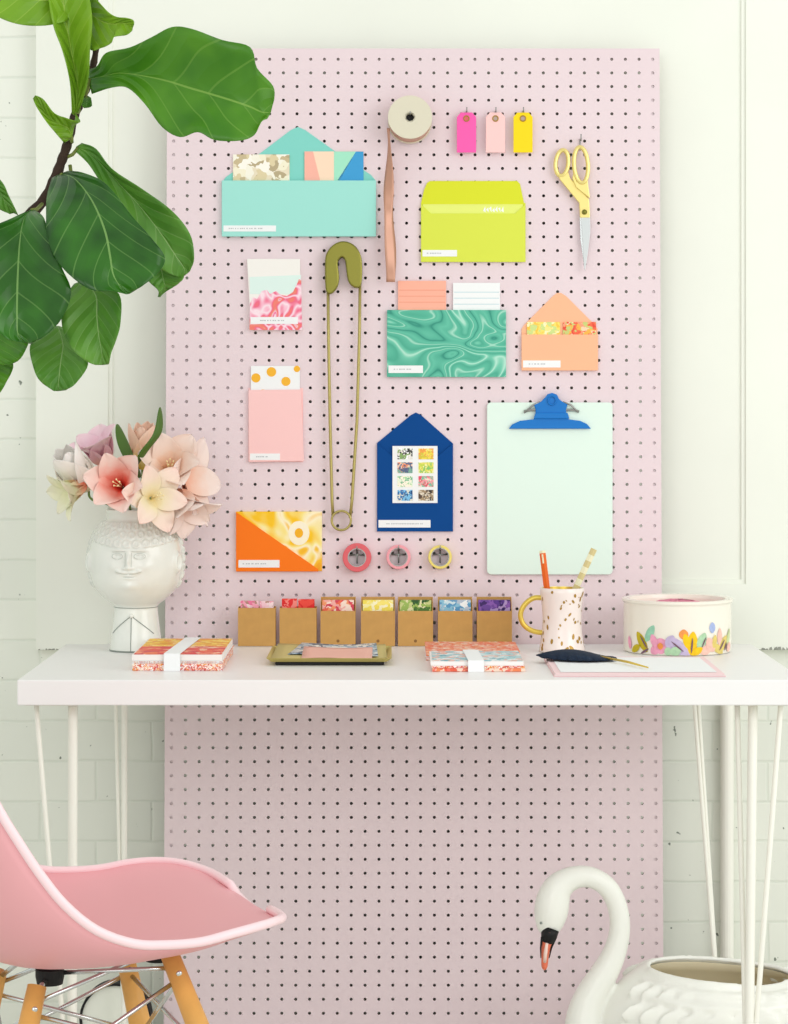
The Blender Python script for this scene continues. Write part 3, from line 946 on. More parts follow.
# ------------------------------------------------------------------ kraft boxes
KD = 4.405
cards = [('pink floral', ['f6a8bc', 'f9ccd6', 'ee7aa0', 'b98a7c', 'fbdfe2'], 600.5), ('red', ['e62a2a', 'f04a3c', 'f58a80', 'de2020'], 598.5),
         ('coral orange', ['ee6a4c', 'f49a6a', 'f4b0a8', 'd8455a', 'fbe0d0'], 599), ('yellow', ['fbe878', 'f8f0a8', 'f4e05c', 'fdf6cc'], 599),
         ('green floral', ['4f7a34', '9cba5c', 'c9cf8a', '2f5a2c', 'e6e2b0'], 599), ('pale blue', ['8cc4dc', 'd0e6ec', '5a9cc8', 'f2f6f6', 'b9c8d8'], 599),
         ('purple', ['5c3890', '8a5cb4', '3c2468', 'b49ad0', '6e4aa0'], 599)]
xsb = [(238, 275.5), (279.5, 316.5), (320.5, 355.5), (361, 395), (398, 433), (438, 472.5), (477, 512)]
for k, ((a, b_), (nm, cols, cy)) in enumerate(zip(xsb, cards)):
    A, B_ = P(a, 0, KD).x, P(b_, 0, KD).x
    ztop = P(0, 608 if k < 2 else 611, KD).z
    zback = P(0, 606.5 if k < 2 else 597, KD + 0.02).z
    nd = 0.024
    r = empty('kraft_box', 'small brown kraft box holding the ' + nm + ' cards', 'box', ((A + B_) / 2, KD, DT), group='row of kraft boxes along the pegboard')
    e = 0.0006
    mb = MB()
    mb.box((A, KD, DT + e), (B_, KD + 0.0016, ztop))
    for xx in (A, B_ - 0.0012):
        mb.add([(xx, KD + 0.0016, DT + e), (xx + 0.0012, KD + 0.0016, DT + e), (xx + 0.0012, KD + nd, DT + e), (xx, KD + nd, DT + e),
                (xx, KD + 0.0016, ztop), (xx + 0.0012, KD + 0.0016, ztop), (xx + 0.0012, KD + nd, zback), (xx, KD + nd, zback)],
               [(0, 3, 2, 1), (4, 5, 6, 7), (0, 1, 5, 4), (1, 2, 6, 5), (2, 3, 7, 6), (3, 0, 4, 7)])
    mb.box((A, KD + 0.0016, DT + e), (B_, KD + nd, DT + e + 0.0012))
    obj('box_body', mb, M['kraft'], r)
    obj('back_board', MB().box((A, KD + nd, DT + e), (B_, KD + nd + 0.0016, zback)), M['kraft'], r)
    if k in (2, 3, 4):
        mb = MB().lathe([(0, -0.0003), (0.0028, -0.0003), (0.0028, 0.0), (0, 0.0)], ((A + B_) / 2, KD, P(0, 641, KD).z), 16, axis='y')
        obj('punched_hole', mb, M['kraftdk'], r)
    mt = cells(nm.replace(' ', '_') + '_card_print', cols, 110, offset=(k * 0.7, 0, k * 0.3))
    hgt = P(0, cy, KD + 0.015).z
    rc = empty('card_set', 'set of ' + nm + ' patterned cards standing in a kraft box', 'cards', ((A + B_) / 2, KD + 0.01, DT + 0.003), group='patterned card sets in the kraft boxes')
    if k < 2:
        mid = (A + B_) / 2 + (0.004 if k == 0 else -0.001)
        for (q0, q1, dz) in ((A + 0.004, mid - 0.001, 0), (mid + 0.001, B_ - 0.004, -0.001)):
            obj('card', MB().box((q0, KD + 0.007, DT + 0.003), (q1, KD + 0.015, hgt + dz)), mt, rc)
    else:
        obj('card', MB().box((A + 0.003, KD + 0.007, DT + 0.003), (B_ - 0.003, KD + 0.017, P(0, 600, KD + 0.01).z)), mt, rc)

# ------------------------------------------------------------------ paper bundles on the desk
def bundle(label, x0px, x1px, d0, d1, zbase, layers, band=None, skew=0.0, group=None, topsplit=None):
    """layers: list of (thickness, material); band: (x0px,x1px)"""
    X0, X1 = P(x0px, 0, d0).x, P(x1px, 0, d0).x
    r = empty('paper_bundle', label, 'paper bundle', ((X0 + X1) / 2, (d0 + d1) / 2, zbase), group=group)
    z = zbase + 0.0004
    for i, (t, mt) in enumerate(layers):
        j = random.uniform(-0.0015, 0.0015)
        obj('paper_pad', MB().box((X0 + j, d0 + abs(j), z), (X1 + j, d1 + j, z + t - 0.0002)), mt, r, bevel=0.0004)
        z += t
    if topsplit:
        dm, ma, mb_ = topsplit
        e = 0.001
        mbx = MB().box((X0 + e + .001, d0 + 0.003, z), (X1 - e - .001, dm, z + 0.0006), 0).box((X0 + e + .001, dm, z), (X1 - e - .001, d1 - 0.003, z + 0.0006), 1)
        obj('cover_print', mbx, [ma, mb_], r)
        z += 0.0006
    if band:
        a, b_ = P(band[0], 0, d0).x, P(band[1], 0, d0).x
        o = 0.0012
        sk = skew
        mbn = MB()
        prof = [(d0 - 0.003, zbase + 0.0003), (d0 - 0.003, z + o), (d1 + 0.003, z + o), (d1 + 0.003, zbase + 0.0003)]
        ring = []
        for (yy, zz) in prof:
            s_ = sk * (yy - d0) / (d1 - d0)
            ring.append(((a + s_, yy, zz), (b_ + s_, yy, zz)))
        mbn.grid([[p for p in rr] for rr in ring])
        obj('paper_band', mbn, M['paper'], r, solid=0.0006, label='white paper band')
    return r


redp = cells('red_orange_pattern', ['e8402e', 'f0703c', 'd83440', 'f4906a', 'e04a3a', 'f8d0b0'], 60)
yelp = cells('yellow_pattern', ['f4b81c', 'f8cc3c', 'e8a018', 'fae080', 'ef8a3a'], 90, offset=(3, 0, 0))
sidep = cells('mixed_edge_pattern', ['f6b8a0', 'e0564a', 'fae8d0', 'f0a03c', 'f4d0c8', 'c84858', 'ffffff'], 260)
bundle('thick bundle of red and yellow patterned paper with white band, beside the vase', 132.5, 222.5, 4.0, 4.27, DT,
       [(0.012, sidep), (0.0015, M['paper']), (0.0015, sidep), (0.0015, M['paper']), (0.010, base_mat('off_white_paper_edge', 'f3ece6'))], (164, 180.5), 0.012, topsplit=(4.13, redp, yelp))
tealp = cells('teal_white_pattern', ['9fd0d6', 'd6e8ea', 'e8b0a0', '74b4c0', 'f2f2f0', 'b8ccd0'], 90, offset=(5, 0, 0))
orap = cells('coral_pattern', ['f08a5c', 'f4b08c', 'e8664c', 'f8dcc8', 'ee7a68'], 120, offset=(8, 0, 0))
bundle('coral patterned paper pad just behind the blue topped banded bundle', 426, 520, 4.16, 4.33, DT, [(0.006, sidep), (0.0015, M['paper']), (0.006, orap), (0.0022, orap)])
bundle('bundle with pale blue patterned top and white band beside the cream mug', 431.5, 524.5, 3.985, 4.15, DT,
       [(0.006, orap), (0.0035, sidep), (0.0075, base_mat('soft_white_paper_edge', 'f4efec'))], (468, 484), -0.004, topsplit=(4.1, tealp, tealp))

# ------------------------------------------------------------------ tray
D0, D1 = desk_d(666), 4.28
A, B_ = P(268, 0, D0).x, P(390, 0, D0).x
r = empty('paper_tray', 'shallow olive gold tray holding folded papers on the desk', 'tray', ((A + B_) / 2, (D0 + D1) / 2, DT))
obj('tray_shadow_block', MB().box((A + 0.012, D0 + 0.008, DT + 0.0004), (B_ - 0.01, D1 - 0.01, DT + 0.006)), M['black'], r, bevel=0.001, label='black block standing in for the shadow under the tray')  # black slab painted in for the dark shade beneath the tray
mb = MB()
zt = DT + 0.0062
def tray_ring(e, z):
    return [(A - e, D0 - e, z), (B_ + e, D0 - e, z), (B_ + e, D1 + e, z), (A - e, D1 + e, z)]
rings = [tray_ring(-0.006, zt), tray_ring(0.002, zt + 0.006), tray_ring(0.0035, zt + 0.006), tray_ring(0.0033, zt + 0.0048), tray_ring(-0.005, zt - 0.0)]
vs = [p for q in [tray_ring(-0.008, zt + 0.0012), tray_ring(0.0005, zt + 0.007), tray_ring(0.003, zt + 0.007), tray_ring(-0.006, zt)] for p in q]
fs = [(0, 1, 2, 3), (15, 14, 13, 12)]
for q in range(3):
    for k in range(4):
        fs.append((q * 4 + k, q * 4 + 4 + k, q * 4 + 4 + (k + 1) % 4, q * 4 + (k + 1) % 4))
mb.add(vs, fs)
obj('tray_dish', mb, M['trayg'], r, bevel=0.0006, merge=True)
def sheet(root_label, pts, mat, cat='paper', curl=0.006, name='folded_paper'):
    a, b_, c, d = [Vector(p) for p in pts]
    rows = []
    for i in range(9):
        t = i / 8
        row = []
        for j in range(9):
            s_ = j / 8
            p = a.lerp(b_, s_).lerp(d.lerp(c, s_), t)
            p.z += curl * (math.sin(s_ * 5 + t * 2) * 0.3 + (t - .5) ** 2)
            row.append(p)
        rows.append(row)
    return obj(name, MB().grid(rows), mat, origin=a, solid=0.0006, smooth=True, label=root_label, cat=cat, group='folded papers in the tray')
z = zt + 0.0015
blp = cells('blue_grey_print', ['a8bcc8', 'd8dfe0', '4f6478', 'e8e4da', '88a0b0'], 90)
sheet('olive kraft sheet spread at the bottom of the gold tray', [(A + 0.003, D0 + 0.01, z), (B_ - 0.004, D0 + 0.01, z), (B_ - 0.008, D1 - 0.012, z + 0.007), (A + 0.008, D1 - 0.012, z + 0.008)], base_mat('olive_kraft_paper', 'c8b878'))
sheet('blue and grey printed sheet in the gold tray', [(A + 0.03, D0 + 0.06, z + 0.004), (B_ - 0.02, D0 + 0.05, z + 0.004), (B_ - 0.024, D1 - 0.03, z + 0.011), (A + 0.05, D1 - 0.03, z + 0.011)], blp)
sheet('salmon pink folded sheet in the gold tray', [(A + 0.055, D0 + 0.012, z + 0.003), (B_ - 0.03, D0 + 0.012, z + 0.003), (B_ - 0.03, D0 + 0.11, z + 0.011), (A + 0.056, D0 + 0.11, z + 0.012)], base_mat('salmon_sheet', 'eab4a4'), curl=0.004)

# ------------------------------------------------------------------ stationery sheets + quill
D0, D1 = desk_d(677), desk_d(659.5)
A, B_ = P(554, 0, D0).x, P(726, 0, D0).x
r = empty('stationery_set', 'pink bordered white stationery sheets lying flat at the right of the desk', 'stationery', ((A + B_) / 2, (D0 + D1) / 2, DT))
for k in range(3):
    z0 = DT + 0.0004 + k * 0.0016
    mb = MB().box((A + k * 0.001, D0 + k * 0.001, z0), (B_ - k * 0.001, D1, z0 + 0.0013))
    obj('sheet', mb, base_mat('blush_edge_%d' % k, ('f3cdd0', 'f7e6e4', 'f5d6d8')[k]), r)
z0 = DT + 0.0054
obj('sheet_face', MB().box((A + 0.012, D0 + 0.022, z0), (B_ - 0.012, D1 - 0.02, z0 + 0.0005)), M['paper'], r, label='white centre of the top sheet')
# quill
zq = z0 + 0.0065
def qp(px, py, z):
    D = (H - z) * F / (py - HY)
    return Vector(((px - CX) * D / F, D, z))
q0, q1 = qp(536, 656, zq), qp(612, 657, zq)
r = empty('quill_pen', 'navy blue feather quill with a gold stem lying on the stationery', 'quill', (q0 + q1) / 2)
rows = []
for i in range(25):
    t = i / 24
    c = q0.lerp(q1, t)
    hw = (0.044 * math.sin(PI * min(1, (t * 0.82 + 0.05)) ** 0.9) + 0.002) * (1 + 0.10 * math.sin(i * 2.3))
    if i == 24: hw = 0.006
    row = []
    for j in range(9):
        v = j / 4 - 1
        row.append((c.x + 0.008 * abs(v), c.y + hw * v, c.z + 0.013 * (1 - v * v) * math.sin(PI * min(1, t + .08)) - 0.002))
    rows.append(row)
obj('feather_vane', MB().grid(rows), M['navy'], r, smooth=True, solid=0.002)
obj('gold_stem', MB().tube([qp(600, 656.5, zq + .001), qp(628, 662, zq - .001), qp(648, 667.5, zq - 0.0025)], [0.0017, 0.0022, 0.0012], 10), M['mugin'], r, smooth=True)

# ------------------------------------------------------------------ mug
DM = 4.31
c = Vector((P(562, 0, DM).x, DM, DT + 0.0005))
s_ = DM / F
r = empty('mug', 'cream mug with gold flecks and a gold handle holding two pencils', 'mug', c)
hm = (652 - 588) * s_
def mugr(h):
    t = h / hm
    return s_ * (23.2 - 3.2 * math.sin(PI * min(1, t * 1.05)) - 1.0 * t)
prof = [(0.0, 0.0), (mugr(0) - 0.002, 0.0)] + [(mugr(hm * k / 14), 0.001 + (hm - 0.002) * k / 14) for k in range(15)]
inn = [(mugr(hm) - 0.0012, hm), (mugr(hm) - 0.0028, hm - 0.001)]
inp = [(mugr(hm * k / 8) - 0.003, 0.006 + (hm - 0.008) * k / 8) for k in range(8, -1, -1)] + [(0, 0.006)]
mb = MB().lathe(prof + inn, c, 48)
for k in range(46):
    a = random.uniform(-1.5, 1.5); h = random.uniform(0.05, 0.97) * hm
    rr = mugr(h) + 0.0003
    wq = random.uniform(0.0009, 0.0032); hq = wq * random.uniform(1.0, 2.1)
    tl = random.uniform(-1, 1)
    pts = []
    for q in range(10):
        b_ = 2 * PI * q / 10
        x, z_ = wq * math.cos(b_), hq * math.sin(b_)
        x, z_ = x * math.cos(tl) - z_ * math.sin(tl), x * math.sin(tl) + z_ * math.cos(tl)
        aa = a + x / rr
        r2 = mugr(min(hm, max(0, h + z_))) + 0.0004
        pts.append((c.x + r2 * math.sin(aa), c.y - r2 * math.cos(aa), c.z + h + z_))
    mb.add(pts, [tuple(range(10))], 1)
obj('mug_body', mb, [M['mug'], M['goldspot']], r, smooth=True)
obj('mug_lining', MB().lathe([inn[1]] + inp, c, 48), M['mugin'], r, smooth=True, label='gold lining')
hp = catmull([(P(546, 0, DM).x, DM, P(0, 598.5, DM).z), (P(534, 0, DM).x, DM, P(0, 598, DM).z), (P(524.5, 0, DM).x, DM, P(0, 605, DM).z), (P(520.5, 0, DM).x, DM, P(0, 615, DM).z),
              (P(524, 0, DM).x, DM, P(0, 625, DM).z), (P(533, 0, DM).x, DM, P(0, 631, DM).z), (P(545, 0, DM).x, DM, P(0, 633, DM).z)], 6)
obj('handle', MB().tube(hp, 0.0046, 12), M['mugin'], r, smooth=True, label='gold handle')

def pencil(label, top, bot, rad, mats, stripes):
    a, b_ = Vector(bot), Vector(top)
    o = empty('pencil', label, 'pencil', a, group='pencils in the mug')
    mb = MB()
    n = stripes
    for k in range(n):
        mb.tube([a.lerp(b_, k / n), a.lerp(b_, (k + 1) / n)], rad, 6, mi=k % 2 if k > n * 0.35 else 0)
    obj('pencil_body', mb, mats, o, smooth=False)
    return o, a, b_
o, a, b_ = pencil('orange pencil standing in the cream mug', P(542.5, 553, DM), Vector((P(554, 0, DM).x, DM, DT + 0.008)), 0.0062, [M['orangepen'], M['orangepen']], 1)
t = (b_ - a).normalized()
obj('cream_end', MB().tube([b_, b_ + t * 0.004], 0.0062, 6).tube([b_ - t * 0.018 + Vector((-0.001, -0.0057, 0)), b_ - t * 0.002 + Vector((-0.001, -0.0057, 0))], 0.0016, 6), M['pencream'], o)
pencil('cream and gold striped pencil leaning in the cream mug', P(594, 549, DM + 0.008), Vector((P(549, 0, DM).x, DM + 0.0, DT + 0.0105)), 0.0062, [M['pencream'], base_mat('pale_gold_stripe', 'd8c890', 0.4)], 16)

# ------------------------------------------------------------------ round tin
DC = 4.33
c = Vector((P(677, 0, DC).x, DC - 0.004, DT + 0.0005))
R = 53.5 * DC / F
ht = 0.093
r = empty('round_tin', 'ivory round tin with painted flowers and leaves around its base', 'tin', c)
prof = [(0, 0), (R - 0.002, 0), (R, 0.002), (R, ht - 0.008), (R + 0.001, ht - 0.006), (R + 0.003, ht - 0.004), (R + 0.003, ht), (R - 0.001, ht + 0.001), (R - 0.010, ht), (R - 0.012, ht - 0.006), (R - 0.012, ht - 0.02), (0, ht - 0.02)]
mb = MB().lathe(prof, c, 160)
tc_ = ['c9b41c', '9cd2b4', 'f2a4c0', 'c8b8d8', 'f0984c', 'fbc912', 'b4d8b0', 'a8b8e0', 'f4c4b4', 'e2cc74', 'c9d49c', '7a5a6a']
fl = [(638, 643, 4.2, 10.5, -35, 0), (645, 634, 3.6, 8.5, 30, 1), (655, 646, 7.5, 7, 0, 2), (650, 650, 4, 5, 50, 2), (670, 646, 6, 10, -50, 3), (677, 650, 4, 7, -60, 3), (677, 634, 4, 4.5, 0, 4), (685.5, 643, 4.5, 10.5, 5, 5),
      (680, 641, 3, 7, -15, 5), (695, 641, 4, 8, 25, 6), (706, 628, 3.2, 4.8, 0, 7), (714, 638, 3.2, 8, 0, 8), (711, 649, 3.5, 9, -60, 9), (718, 645, 4, 9, 40, 9), (724, 639, 3, 8, 25, 10), (699, 650, 4, 6, 70, 8), (628, 645, 2.6, 6, -15, 2), (662, 651, 3, 4, 0, 6),
      (633, 650, 3, 6, 60, 0), (649, 641, 3, 6, -20, 2), (664, 641, 4, 6, 30, 3), (669, 651, 4, 5, 80, 6), (690, 651, 3, 6, 60, 5), (704, 645, 4.5, 7, -30, 8), (708, 642, 2.5, 6, 10, 9), (724, 649, 3.5, 5, 40, 8), (655, 646, 2.5, 3, 0, 4), (640, 643, 0.8, 7, -35, 11), (671, 646, 0.7, 7, -50, 11), (685, 645, 0.7, 7, 5, 11), (697, 642, 0.6, 5, 25, 11), (716, 646, 0.8, 6, 40, 11),
      (720, 648, 1.2, 4, 30, 11), (641, 652, 1, 5, 60, 11)]
for (px, py, wa, hb, dg, ci) in fl:
    s2 = (DC - R) / F
    sx = (px - 677) / 53.5
    a0 = math.asin(max(-0.97, min(0.97, sx)))
    h0 = (655.5 - py) * s2
    tl = math.radians(dg)
    pts = []
    for q in range(14):
        b_ = 2 * PI * q / 14
        e = 1 - 0.35 * (abs(math.sin(b_)) ** 3)
        x, z_ = 1.2 * wa * s2 * math.cos(b_) * e, 1.15 * hb * s2 * math.sin(b_)
        x, z_ = x * math.cos(tl) + z_ * math.sin(tl), -x * math.sin(tl) + z_ * math.cos(tl)
        aa = a0 + x / R
        pts.append((aa, max(0.0008, h0 + z_)))
    aa0 = sum(p[0] for p in pts) / 14; hh0 = sum(p[1] for p in pts) / 14
    vs = []
    for kk in range(6):
        for (aa, hh) in pts:
            a2, h2 = aa0 + (aa - aa0) * kk / 5, hh0 + (hh - hh0) * kk / 5
            r3 = R + 0.0004 + 0.00006 * (fl.index((px, py, wa, hb, dg, ci)))
            vs.append((c.x + r3 * math.sin(a2), c.y - r3 * math.cos(a2), c.z + h2))
    mb.add(vs, [(kk * 14 + q, kk * 14 + (q + 1) % 14, (kk + 1) * 14 + (q + 1) % 14, (kk + 1) * 14 + q) for kk in range(5) for q in range(14)], 1 + ci)
obj('tin_body', mb, [M['tin']] + [base_mat('painted_petal_%d' % i, q, 0.4, var=0.15, vscale=120) for i, q in enumerate(tc_)], r)
mb = MB()
rows = []
for i in range(7):
    rr = (R - 0.02) * i / 6
    rows.append([(c.x + rr * math.cos(2 * PI * k / 36), c.y + rr * math.sin(2 * PI * k / 36), c.z + ht - 0.0195 + (0.016 * (1 - (i / 6) ** 2) + 0.0025 * math.sin(k * 1.7 + i)) * (1 if i < 6 else 0)) for k in range(37)])
obj('pink_filling', MB().grid(rows), M['pinkin'], r, smooth=True, label='rose pink cloth filling')

# ------------------------------------------------------------------ face vase
DV = 4.335
vc = Vector((P(136, 0, DV).x, DV, DT + 0.0005))
sv = DV / F
hv = (649.5 - 508.5) * sv
k_ = sv
base_prof = [(0, 0), (26, 0), (26.3, 1.5), (25.6, 6), (24, 20), (22.3, 34), (21.5, 42), (22, 45), (24, 47), (31, 52), (38, 59), (43.5, 68), (46.3, 80), (47, 92), (46, 103), (42.5, 114), (38, 122), (33, 128), (29.5, 131), (29, 134), (30, 138), (30.3, 140), (30, 141),
             (28, 141), (27, 137), (26, 130), (24, 110), (20, 95), (0, 95)]
# smooth the globe, keep the foot crisp
base_prof = base_prof[:9] + [(q.x, q.y) for q in catmull([Vector((p[0], p[1], 0)) for p in base_prof[8:21]], 4)][1:] + base_prof[21:]
# densify
prof = []
for i in range(len(base_prof) - 1):
    a, b_ = base_prof[i], base_prof[i + 1]
    n = max(1, int(math.hypot(b_[0] - a[0], b_[1] - a[1]) / 0.75))
    for q in range(n):
        prof.append((a[0] + (b_[0] - a[0]) * q / n, a[1] + (b_[1] - a[1]) * q / n))
prof.append(base_prof[-1])
inner_start = 141


def face(a, h, rr):
    """relief in 'pixels' around the globe; a = 0 faces the camera"""
    if rr < 20 or h < 46: return 0
    if a > PI: a -= 2 * PI
    x = a * 44 + 2.5
    y = h
    def g(cx, cy, sx, sy): return math.exp(-((x - cx) / sx) ** 2 - ((y - cy) / sy) ** 2)
    def ring(cx, cy, rx, ry, w_): return math.exp(-((math.hypot((x - cx) / rx, (y - cy) / ry) - 1) / w_) ** 2)
    d = 0
    if 50 < h < 128:
        d += 5.5 * g(0, 92, 1.9, 7) + 3.4 * g(0, 85, 3.6, 2.2) + 1.6 * (g(-3.6, 84.5, 1.6, 1.6) + g(3.6, 84.5, 1.6, 1.6))
        d += 2.2 * (g(-9, 102.5, 7, 1.3) + g(9, 102.5, 7, 1.3))
        d -= 1.6 * (g(-10.5, 97, 5.5, 3) + g(10.5, 97, 5.5, 3))
        for q in (-10.5, 10.5):
            d += 1.5 * ring(q, 96.5, 4.4, 2.2, 0.28) + 1.2 * g(q, 96.5, 1.4, 1.4)
        d += 1.6 * (g(-15, 86, 7, 5) + g(15, 86, 7, 5))
        d += 2.6 * (g(-4.5, 80.5, 3.5, 1.3) + g(4.5, 80.5, 3.5, 1.3)) + 1.9 * (g(-9.5, 81.8, 2.2, 1.5) + g(9.5, 81.8, 2.2, 1.5))
        d += 1.4 * g(0, 74.6, 4, 1.1) + 1.3 * g(0, 77.3, 4, 0.8) - 1.3 * g(0, 76.0, 5, 0.6)
        d += 2.4 * g(0, 66, 8, 4.5)
        for sx in (-1, 1):
            d += 2.5 * g(sx * 52, 88, 6, 9) + 2.4 * ring(sx * 52, 89, 4.6, 8, 0.3) - 1.5 * g(sx * 52, 88, 2.0, 4)
    # a crown of curls: rings packed over the top and the back of the head
    if 50 < h < 131:
        line = 108 - 4 * math.cos(a * 2)
        if abs(a) > 1.5: line = 62
        rowh = 8.5
        ri_ = math.floor((h - line) / rowh)
        if h > line and h < 129.5:
            cy = line + (ri_ + 0.5) * rowh
            n_ = 30
            ang = (a + PI) / (2 * PI) * n_ + (0.5 if ri_ % 2 else 0)
            fx = (ang - math.floor(ang) - 0.5) * (2 * PI * 44 / n_)
            fy = h - cy
            rd_ = math.hypot(fx, fy)
            d += 1.0 + 1.7 * math.exp(-((rd_ - 2.9) / 1.0) ** 2) + 0.9 * math.exp(-(rd_ / 0.9) ** 2)
    return d


pp = [(r_ * k_, h_ * k_) for r_, h_ in prof]
mb = MB().lathe(pp, vc, 320, fn=lambda a, h, rr: face(a, h / k_, rr / k_) * k_)
r = empty('face_vase', 'white glazed vase shaped as a moustached head on a pedestal', 'vase', vc)
obj('vase_body', mb, M['vase'], r, smooth=True)
def on_base(a, h):
    t = (h - 0) / 45
    rr = (26.2 - 4.6 * t) * k_ + 0.0002
    return (vc.x + rr * math.sin(a), vc.y - rr * math.cos(a), vc.z + h * k_)
mb = MB()
a0 = -0.1
mb.tube([on_base(a0, h) for h in range(0, 38, 3)], 0.0007, 6)
for s2 in (-1, 1):
    mb.tube([on_base(a0 + s2 * 1.0 * t / 10, 36 - 18 * t / 10) for t in range(11)], 0.0007, 6)
mb.lathe([(26.6 * k_, 0.0), (26.8 * k_, 0.0015), (26.2 * k_, 0.0025), (26.0 * k_, 0)], vc, 48)
mb.tube([(vc.x + 21.9 * k_ * math.sin(q * PI / 16), vc.y - 21.9 * k_ * math.cos(q * PI / 16), vc.z + 43.5 * k_) for q in range(32)], 0.0007, 6, True)
obj('lapel_lines', mb, M['vaseline'], r, smooth=True, label='grey outlines of a lapel')
def on_globe(xp, h):
    a = (xp - 2.5) / 44
    rb = 0
    for (r0, h0), (r1, h1) in [(p, q) for p, q in zip(base_prof, base_prof[1:]) if p[0] > 28 and 47 < p[1] < 131]:
        if h0 <= h <= h1: rb = r0 + (r1 - r0) * (h - h0) / (h1 - h0)
    rr = (rb + face(a, h, rb)) * k_
    return (vc.x + rr * math.sin(a), vc.y - rr * math.cos(a), vc.z + h * k_)
mb = MB()
for sx in (-1, 1):
    mb.tube([on_globe(sx * (3 + 13 * t / 8), 101.2 - 0.6 * t / 8) for t in range(9)], 0.0005, 5)
    mb.tube([on_globe(sx * 2.8, 100 - t * 1.5) for t in range(10)], 0.0005, 5)
    mb.tube([on_globe(sx * 10.5 + 5.2 * math.cos(q * PI / 10), 96.5 + 2.9 * math.sin(q * PI / 10)) for q in range(20)], 0.00045, 5, True)
    mb.tube([on_globe(sx * (0.6 + 11.5 * t / 8), 78.8 + 2.6 * (t / 8) ** 2) for t in range(9)], 0.0005, 5)
mb.tube([on_globe(-5 + 10 * t / 8, 76 - 0.5 * math.sin(PI * t / 8)) for t in range(9)], 0.0005, 5)
obj('face_outline', mb, base_mat('pale_grey_glaze', 'b4bab0', 0.4), r, smooth=True, label='grey glaze outlines of brows, eyes, nose and moustache')
obj('button', MB().ball(on_base(a0, 36), 0.0038, 14), M['vase'], r, smooth=True)

# ------------------------------------------------------------------ flowers
def petal(mb, c, ax, side, L, W, open_, curl, cup, mi=0, nu=9, nv=7, ruffle=0.0, ph=0.0):
    """one petal starting at c, growing along ax and spreading towards side"""
    ax, side = Vector(ax).normalized(), Vector(side).normalized()
    cr = ax.cross(side).normalized()
    rows = []
    pos = Vector(c) + side * 0.002
    ang = open_
    for i in range(nu):
        t = i / (nu - 1)
        d = ax * math.cos(ang) + side * math.sin(ang)
        nrm = (side * math.cos(ang) - ax * math.sin(ang))
        hw = W * (math.sin(PI * (0.06 + 0.90 * t ** 0.85)) ** 0.75)
        if i == nu - 1: hw = W * 0.08
        row = []
        for j in range(nv):
            v = j / (nv - 1) * 2 - 1
            row.append(pos + cr * hw * v - nrm * cup * hw * v * v + nrm * ruffle * math.sin(v * 5 + t * 7 + ph) * t)
        rows.append(row)
        pos = pos + d * (L / (nu - 1))
        ang += curl / (nu - 1)
    mb.grid(rows, mi)


neck = Vector((vc.x, vc.y, vc.z + 138 * k_))
PM = {
    'white': uv_grad('white_petal', [(0, 'f0dfae'), (0.25, 'fdf6ea'), (1, 'fffaf6')]),
    'lily': uv_grad('greenish_petal', [(0, 'ea7a5a'), (0.22, 'f6c49c'), (0.4, 'f4f4c8'), (1, 'fbf8e4')]),
    'coral': uv_grad('coral_petal', [(0, 'e8302c'), (0.3, 'f8624e'), (0.55, 'fcb0a0'), (0.8, 'fddcd0'), (1, 'fee4da')]),
    'pink': uv_grad('mauve_pink_petal', [(0, 'f0b498'), (0.3, 'f6c4d0'), (0.7, 'f8d4e0'), (1, 'fbe2e6')]),
    'peach': uv_grad('peach_petal', [(0, 'f69850'), (0.3, 'fcc49c'), (0.6, 'fee2d0'), (1, 'feeae0')]),
    'bud': uv_grad('peach_yellow_petal', [(0, 'dcb834'), (0.3, 'fae09a'), (0.5, 'fdd4b4'), (1, 'fddcc8')]),
    'cream': uv_grad('cream_peach_petal', [(0, 'f6e09c'), (0.3, 'fdf0cc'), (0.6, 'feead8'), (1, 'fee0d4')]),
    'blush': uv_grad('blush_petal', [(0, 'fab490'), (0.3, 'fdd8c4'), (0.6, 'feeae0'), (1, 'feeee8')]),
}
KINDS = {
    'closed': dict(n=6, op=0.55, curl=-0.75, cup=0.55),
    'open': dict(n=6, op=0.55, curl=0.95, cup=0.25),
    'trumpet': dict(n=6, op=0.25, curl=0.9, cup=0.35),
    'wide': dict(n=6, op=0.9, curl=0.6, cup=0.2),
}


